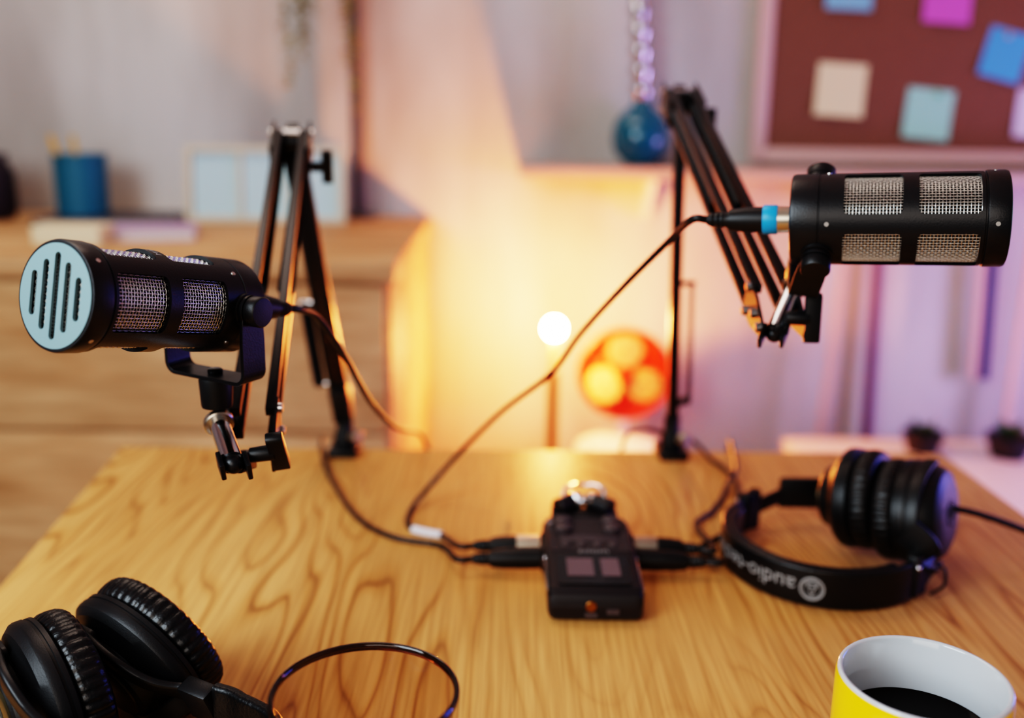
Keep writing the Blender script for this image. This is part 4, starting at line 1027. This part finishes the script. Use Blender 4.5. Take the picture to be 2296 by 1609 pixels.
# ------------------------------------------------------------------ bare-bulb lamp
bp_ = W(1243, 736, 2.20)
la = thing('bulb_lamp', (bp_.x, bp_.y, 0), 'glowing bare bulb on a thin brass stem behind the table', 'lamp')
rb = 0.022
MB().lathe([(0, -rb), (rb * 0.5, -rb * 0.87), (rb * 0.87, -rb * 0.5), (rb, 0), (rb * 0.87, rb * 0.5), (rb * 0.5, rb * 0.87), (0, rb)], at(bp_), 32).build('bulb', M['bulb'], la)
MB().cyl(bp_ - V((0, 0, 0.118)), bp_ - V((0, 0, rb * 0.9)), 0.009, 0.006, n=24).build('bulb_holder', M['pale_yellow'], la)
MB().cyl((bp_.x, bp_.y, 0.02), bp_ - V((0, 0, 0.10)), 0.0125, n=20).build('lamp_stem', M['brass'], la)
MB().lathe([(0, 0), (0.07, 0), (0.07, 0.012), (0.03, 0.024), (0, 0.024)], at((bp_.x, bp_.y, 0.0004)), 40).build('lamp_base', M['brass'], la)

# ------------------------------------------------------------------ little orange fan on a white stool
fc = W(1400, 838, 2.28)
stz = on_y(1410, 1000, fc.y).z - 0.0
so = thing('white_stool', (fc.x, fc.y, 0), 'low white stool under the orange fan, mostly behind the table', 'stool')
MB().lathe([(0, stz - 0.03), (0.105, stz - 0.03), (0.11, stz - 0.015), (0.105, stz), (0, stz)], at((fc.x, fc.y, 0)), 40).build('seat', M['white_paint'], so)
for a in (0.8, 2.37, 3.94, 5.5):
    MB().cyl((fc.x + 0.085 * math.cos(a), fc.y + 0.085 * math.sin(a), 0.001), (fc.x + 0.075 * math.cos(a), fc.y + 0.075 * math.sin(a), stz - 0.028), 0.012, 0.015, n=16).build('leg', M['white_paint'], so)
fa = thing('desk_fan', (fc.x, fc.y, stz), 'small orange red desk fan with pale rounded blades behind the table', 'fan')
fd_ = (CAMLOC - fc); fd_.z = 0; fd_.normalize()
Rf = 100 * 2.28 / F
fmx = at(fc, frame(fd_, (1, 0, 0)))
cg = MB()
cg.tube([fmx @ V((Rf * math.cos(2 * PI * k / 64), Rf * math.sin(2 * PI * k / 64), 0.0)) for k in range(64)], 0.006, 8, closed=True)
cg.tube([fmx @ V((Rf * 0.62 * math.cos(2 * PI * k / 48), Rf * 0.62 * math.sin(2 * PI * k / 48), 0.025)) for k in range(48)], 0.0014, 6, closed=True)
for k in range(20):
    a = 2 * PI * k / 20; cg.tube([fmx @ V((Rf * math.cos(a), Rf * math.sin(a), 0)), fmx @ V((Rf * 0.62 * math.cos(a), Rf * 0.62 * math.sin(a), 0.025)), fmx @ V((0.012 * math.cos(a), 0.012 * math.sin(a), 0.03))], 0.001, 5)
cg.build('fan_cage', M['orange'], fa)
MB().lathe([(0, -0.045), (Rf * 0.95, -0.030), (Rf * 0.98, -0.010), (Rf * 0.90, -0.012), (0, -0.025)], fmx, 48).build('back_shroud', M['orange'], fa)
MB().lathe([(0, -0.026), (0.018, -0.024), (0.018, 0.006), (0, 0.012)], fmx, 24).build('hub', M['orange'], fa)
for a in (90, 212, 332):
    ar = math.radians(a); e = V((math.cos(ar), math.sin(ar), 0)); s_ = V((-math.sin(ar), math.cos(ar), 0))
    n = 24; poly = [e * Rf * (0.52 + 0.36 * math.cos(2 * PI * k / n)) + s_ * Rf * 0.40 * math.sin(2 * PI * k / n) for k in range(n)]
    b = MB(); b.loft([[fmx @ (q + V((0, 0, z + 0.25 * q.dot(s_)))) for q in poly] for z in (-0.003, -0.001)]); b.build('fan_blade', M['pale_yellow'], fa, angle=50)
MB().cyl(fc - V((0, 0, Rf * 0.9)) - fd_ * 0.03, V((fc.x, fc.y, stz + 0.012)) - fd_ * 0.03, 0.010, n=16).build('fan_neck', M['white_paint'], fa)
MB().lathe([(0, 0), (0.085, 0), (0.085, 0.010), (0.06, 0.020), (0, 0.024)], at((fc.x, fc.y, stz + 0.0004)), 40).build('fan_base', M['white_paint'], fa)

# ------------------------------------------------------------------ low white bench with potted plants, leaning sticks
BZ = 0.42
w0 = on_z(1795, 1004, BZ); wb = YB - 0.05
bn = thing('white_bench', (1.2, 1.9, 0), 'low white bench beyond the table carrying two dark plant pots', 'bench')
bx_0, bx_1, by_0, by_1 = w0.x - 0.02, 2.05, 1.42, min(on_z(2050, 984, BZ).y, wb)
MB().box((bx_1 - bx_0, by_1 - by_0, 0.03), at(((bx_0 + bx_1) / 2, (by_0 + by_1) / 2, BZ - 0.015))).build('bench_top', M['white_paint'], bn, bevel=0.004)
for x in (bx_0 + 0.04, bx_1 - 0.05):
    for y in (by_0 + 0.05, by_1 - 0.05):
        MB().box((0.045, 0.045, BZ - 0.03), at((x, y, (BZ - 0.03) / 2))).build('leg', M['white_paint'], bn, bevel=0.003)
def potted(px, py, label, s=1.0):
    p = on_z(px, py, BZ); t = thing('potted_plant', (p.x, p.y, BZ), label, 'plant', 'small potted plants on the white bench')
    MB().lathe([(0, 0), (0.032 * s, 0), (0.046 * s, 0.045 * s), (0.042 * s, 0.045 * s), (0.040 * s, 0.036 * s), (0, 0.036 * s)], at((p.x, p.y, BZ + 0.0004)), 28).build('pot', M['dark_pot'], t)
    rnd = random.Random(int(px)); lf = MB()
    for i in range(34):
        a = rnd.uniform(0, 2 * PI); up = rnd.uniform(0.3, 1.6); d = V((math.cos(a), math.sin(a), up)).normalized(); l = rnd.uniform(0.03, 0.055) * s; s_ = d.cross(V((0, 0, 1))).normalized()
        q = V((p.x, p.y, BZ + 0.036 * s)); lf.add([q, q + d * l * 0.5 + s_ * l * 0.15, q + d * l, q + d * l * 0.5 - s_ * l * 0.15], [(0, 1, 2, 3)])
    lf.build('foliage', M['leaf_green'], t, smooth=False)
potted(2066, 1012, 'small green plant in dark pot, nearer the headphones on the white bench')
potted(2258, 1024, 'small green plant in dark pot beside the picture edge on the white bench', 1.1)
def stick(name, label, cat, a, b, m, w, d, group=None):
    a, b = V(a), V(b); t = thing(name, b, label, cat, group)
    MB().bar(b, a, w, d, (1, 0, 0)).build('shaft', m, t, bevel=min(w, d) * 0.2)
    return t
yw = YB - 0.04
a, b = on_y(1962, 600, yw), on_y(1950, 985, yw)
a, b = V((a.x, yw, LZ - 0.03)), V((b.x, yw, 0.0004))
t = thing('wall_pipe', b, 'thin dark mauve pipe running down the wall under the corkboard', 'pipe')
MB().cyl(b, a, 0.0125, n=16).build('pipe_tube', M['violet_dark'], t)
MB().cyl(b, b + V((0, 0, 0.02)), 0.024, n=20).build('pipe_collar', M['violet_dark'], t)
a, b = on_y(1902, 560, yw - 0.05), on_y(1838, 985, yw - 0.05); b2 = b + (b - a) * ((b.z - 0.0006) / (a.z - b.z)); a2 = a + (a - b) * ((LZ - 0.034 - a.z) / (a.z - b.z))
stick('leaning_stick', 'pale wooden stick slanting under the ledge, on the boom arm side of the mauve pipe', 'stick', a2, b2, M['beige_slat'], 0.020, 0.012, 'pale sticks leaning under the ledge')
a, b = on_y(2296, 700, yw - 0.05), on_y(2252, 985, yw - 0.05); b2 = b + (b - a) * ((b.z - 0.0006) / (a.z - b.z)); a2 = a + (a - b) * ((LZ - 0.034 - a.z) / (a.z - b.z))
stick('leaning_stick', 'pale wooden stick slanting under the ledge by the picture edge', 'stick', a2, b2, M['beige_slat'], 0.020, 0.012, 'pale sticks leaning under the ledge')
a, b = on_y(2212, 560, yw - 0.02), on_y(2196, 850, yw - 0.02)
t = thing('hanging_strap', (a.x, yw - 0.02, LZ - 0.03), 'navy strap with a beige edge hanging below the ledge', 'strap')
MB().bar(V((a.x + 0.008, yw - 0.02, LZ - 0.028)), V((b.x + 0.008, yw - 0.02, b.z)), 0.026, 0.006, (1, 0, 0)).build('strap_cloth', M['navy'], t, bevel=0.001)
MB().bar(V((a.x - 0.014, yw - 0.02, LZ - 0.028)), V((b.x - 0.014, yw - 0.02, b.z)), 0.016, 0.008, (1, 0, 0)).build('strap_edge', M['beige_slat'], t, bevel=0.001)

# ------------------------------------------------------------------ light
def area(name, loc, target, size, power, rgb, size_y=None):
    l = bpy.data.lights.new(name, 'AREA'); l.energy = power; l.color = lin(rgb); l.size = size
    if size_y: l.shape = 'RECTANGLE'; l.size_y = size_y
    o = bpy.data.objects.new(name, l); COL.objects.link(o); o.location = loc
    d = V(target) - V(loc); o.rotation_euler = d.to_track_quat('-Z', 'Y').to_euler(); return o
area('window_key', (-1.05, -0.15, 1.60), (-0.1, 0.75, 0.8), 0.8, 24, (232, 246, 255), 0.9)
area('front_fill', (-0.5, -1.2, 1.6), (0.0, 0.9, 0.9), 1.3, 11, (255, 240, 228), 1.0)
area('ceiling_light', (-0.6, 1.6, 2.5), (-0.5, 1.8, 0), 1.2, 11, (255, 236, 220), 0.8)  # unseen overhead fill, added to light the back wall
area('blue_panel', (1.35, 1.15, 1.05), (0.3, 0.75, 0.8), 0.35, 4, (50, 110, 255), 0.6)
area('violet_panel', (1.75, 1.55, 0.75), (1.0, 2.42, 0.55), 0.4, 11, (200, 168, 255), 0.5)
w = bpy.data.worlds.new('world'); scn.world = w; w.use_nodes = True
w.node_tree.nodes['Background'].inputs[0].default_value = (0.42, 0.46, 0.5, 1)
w.node_tree.nodes['Background'].inputs[1].default_value = 0.35
scn.view_settings.view_transform = 'Filmic'
try: scn.view_settings.look = 'Very High Contrast'
except Exception: pass
scn.view_settings.exposure = 0.0
scn.cycles.use_denoising = True
scn.cycles.max_bounces = 10
scn.cycles.transmission_bounces = 8
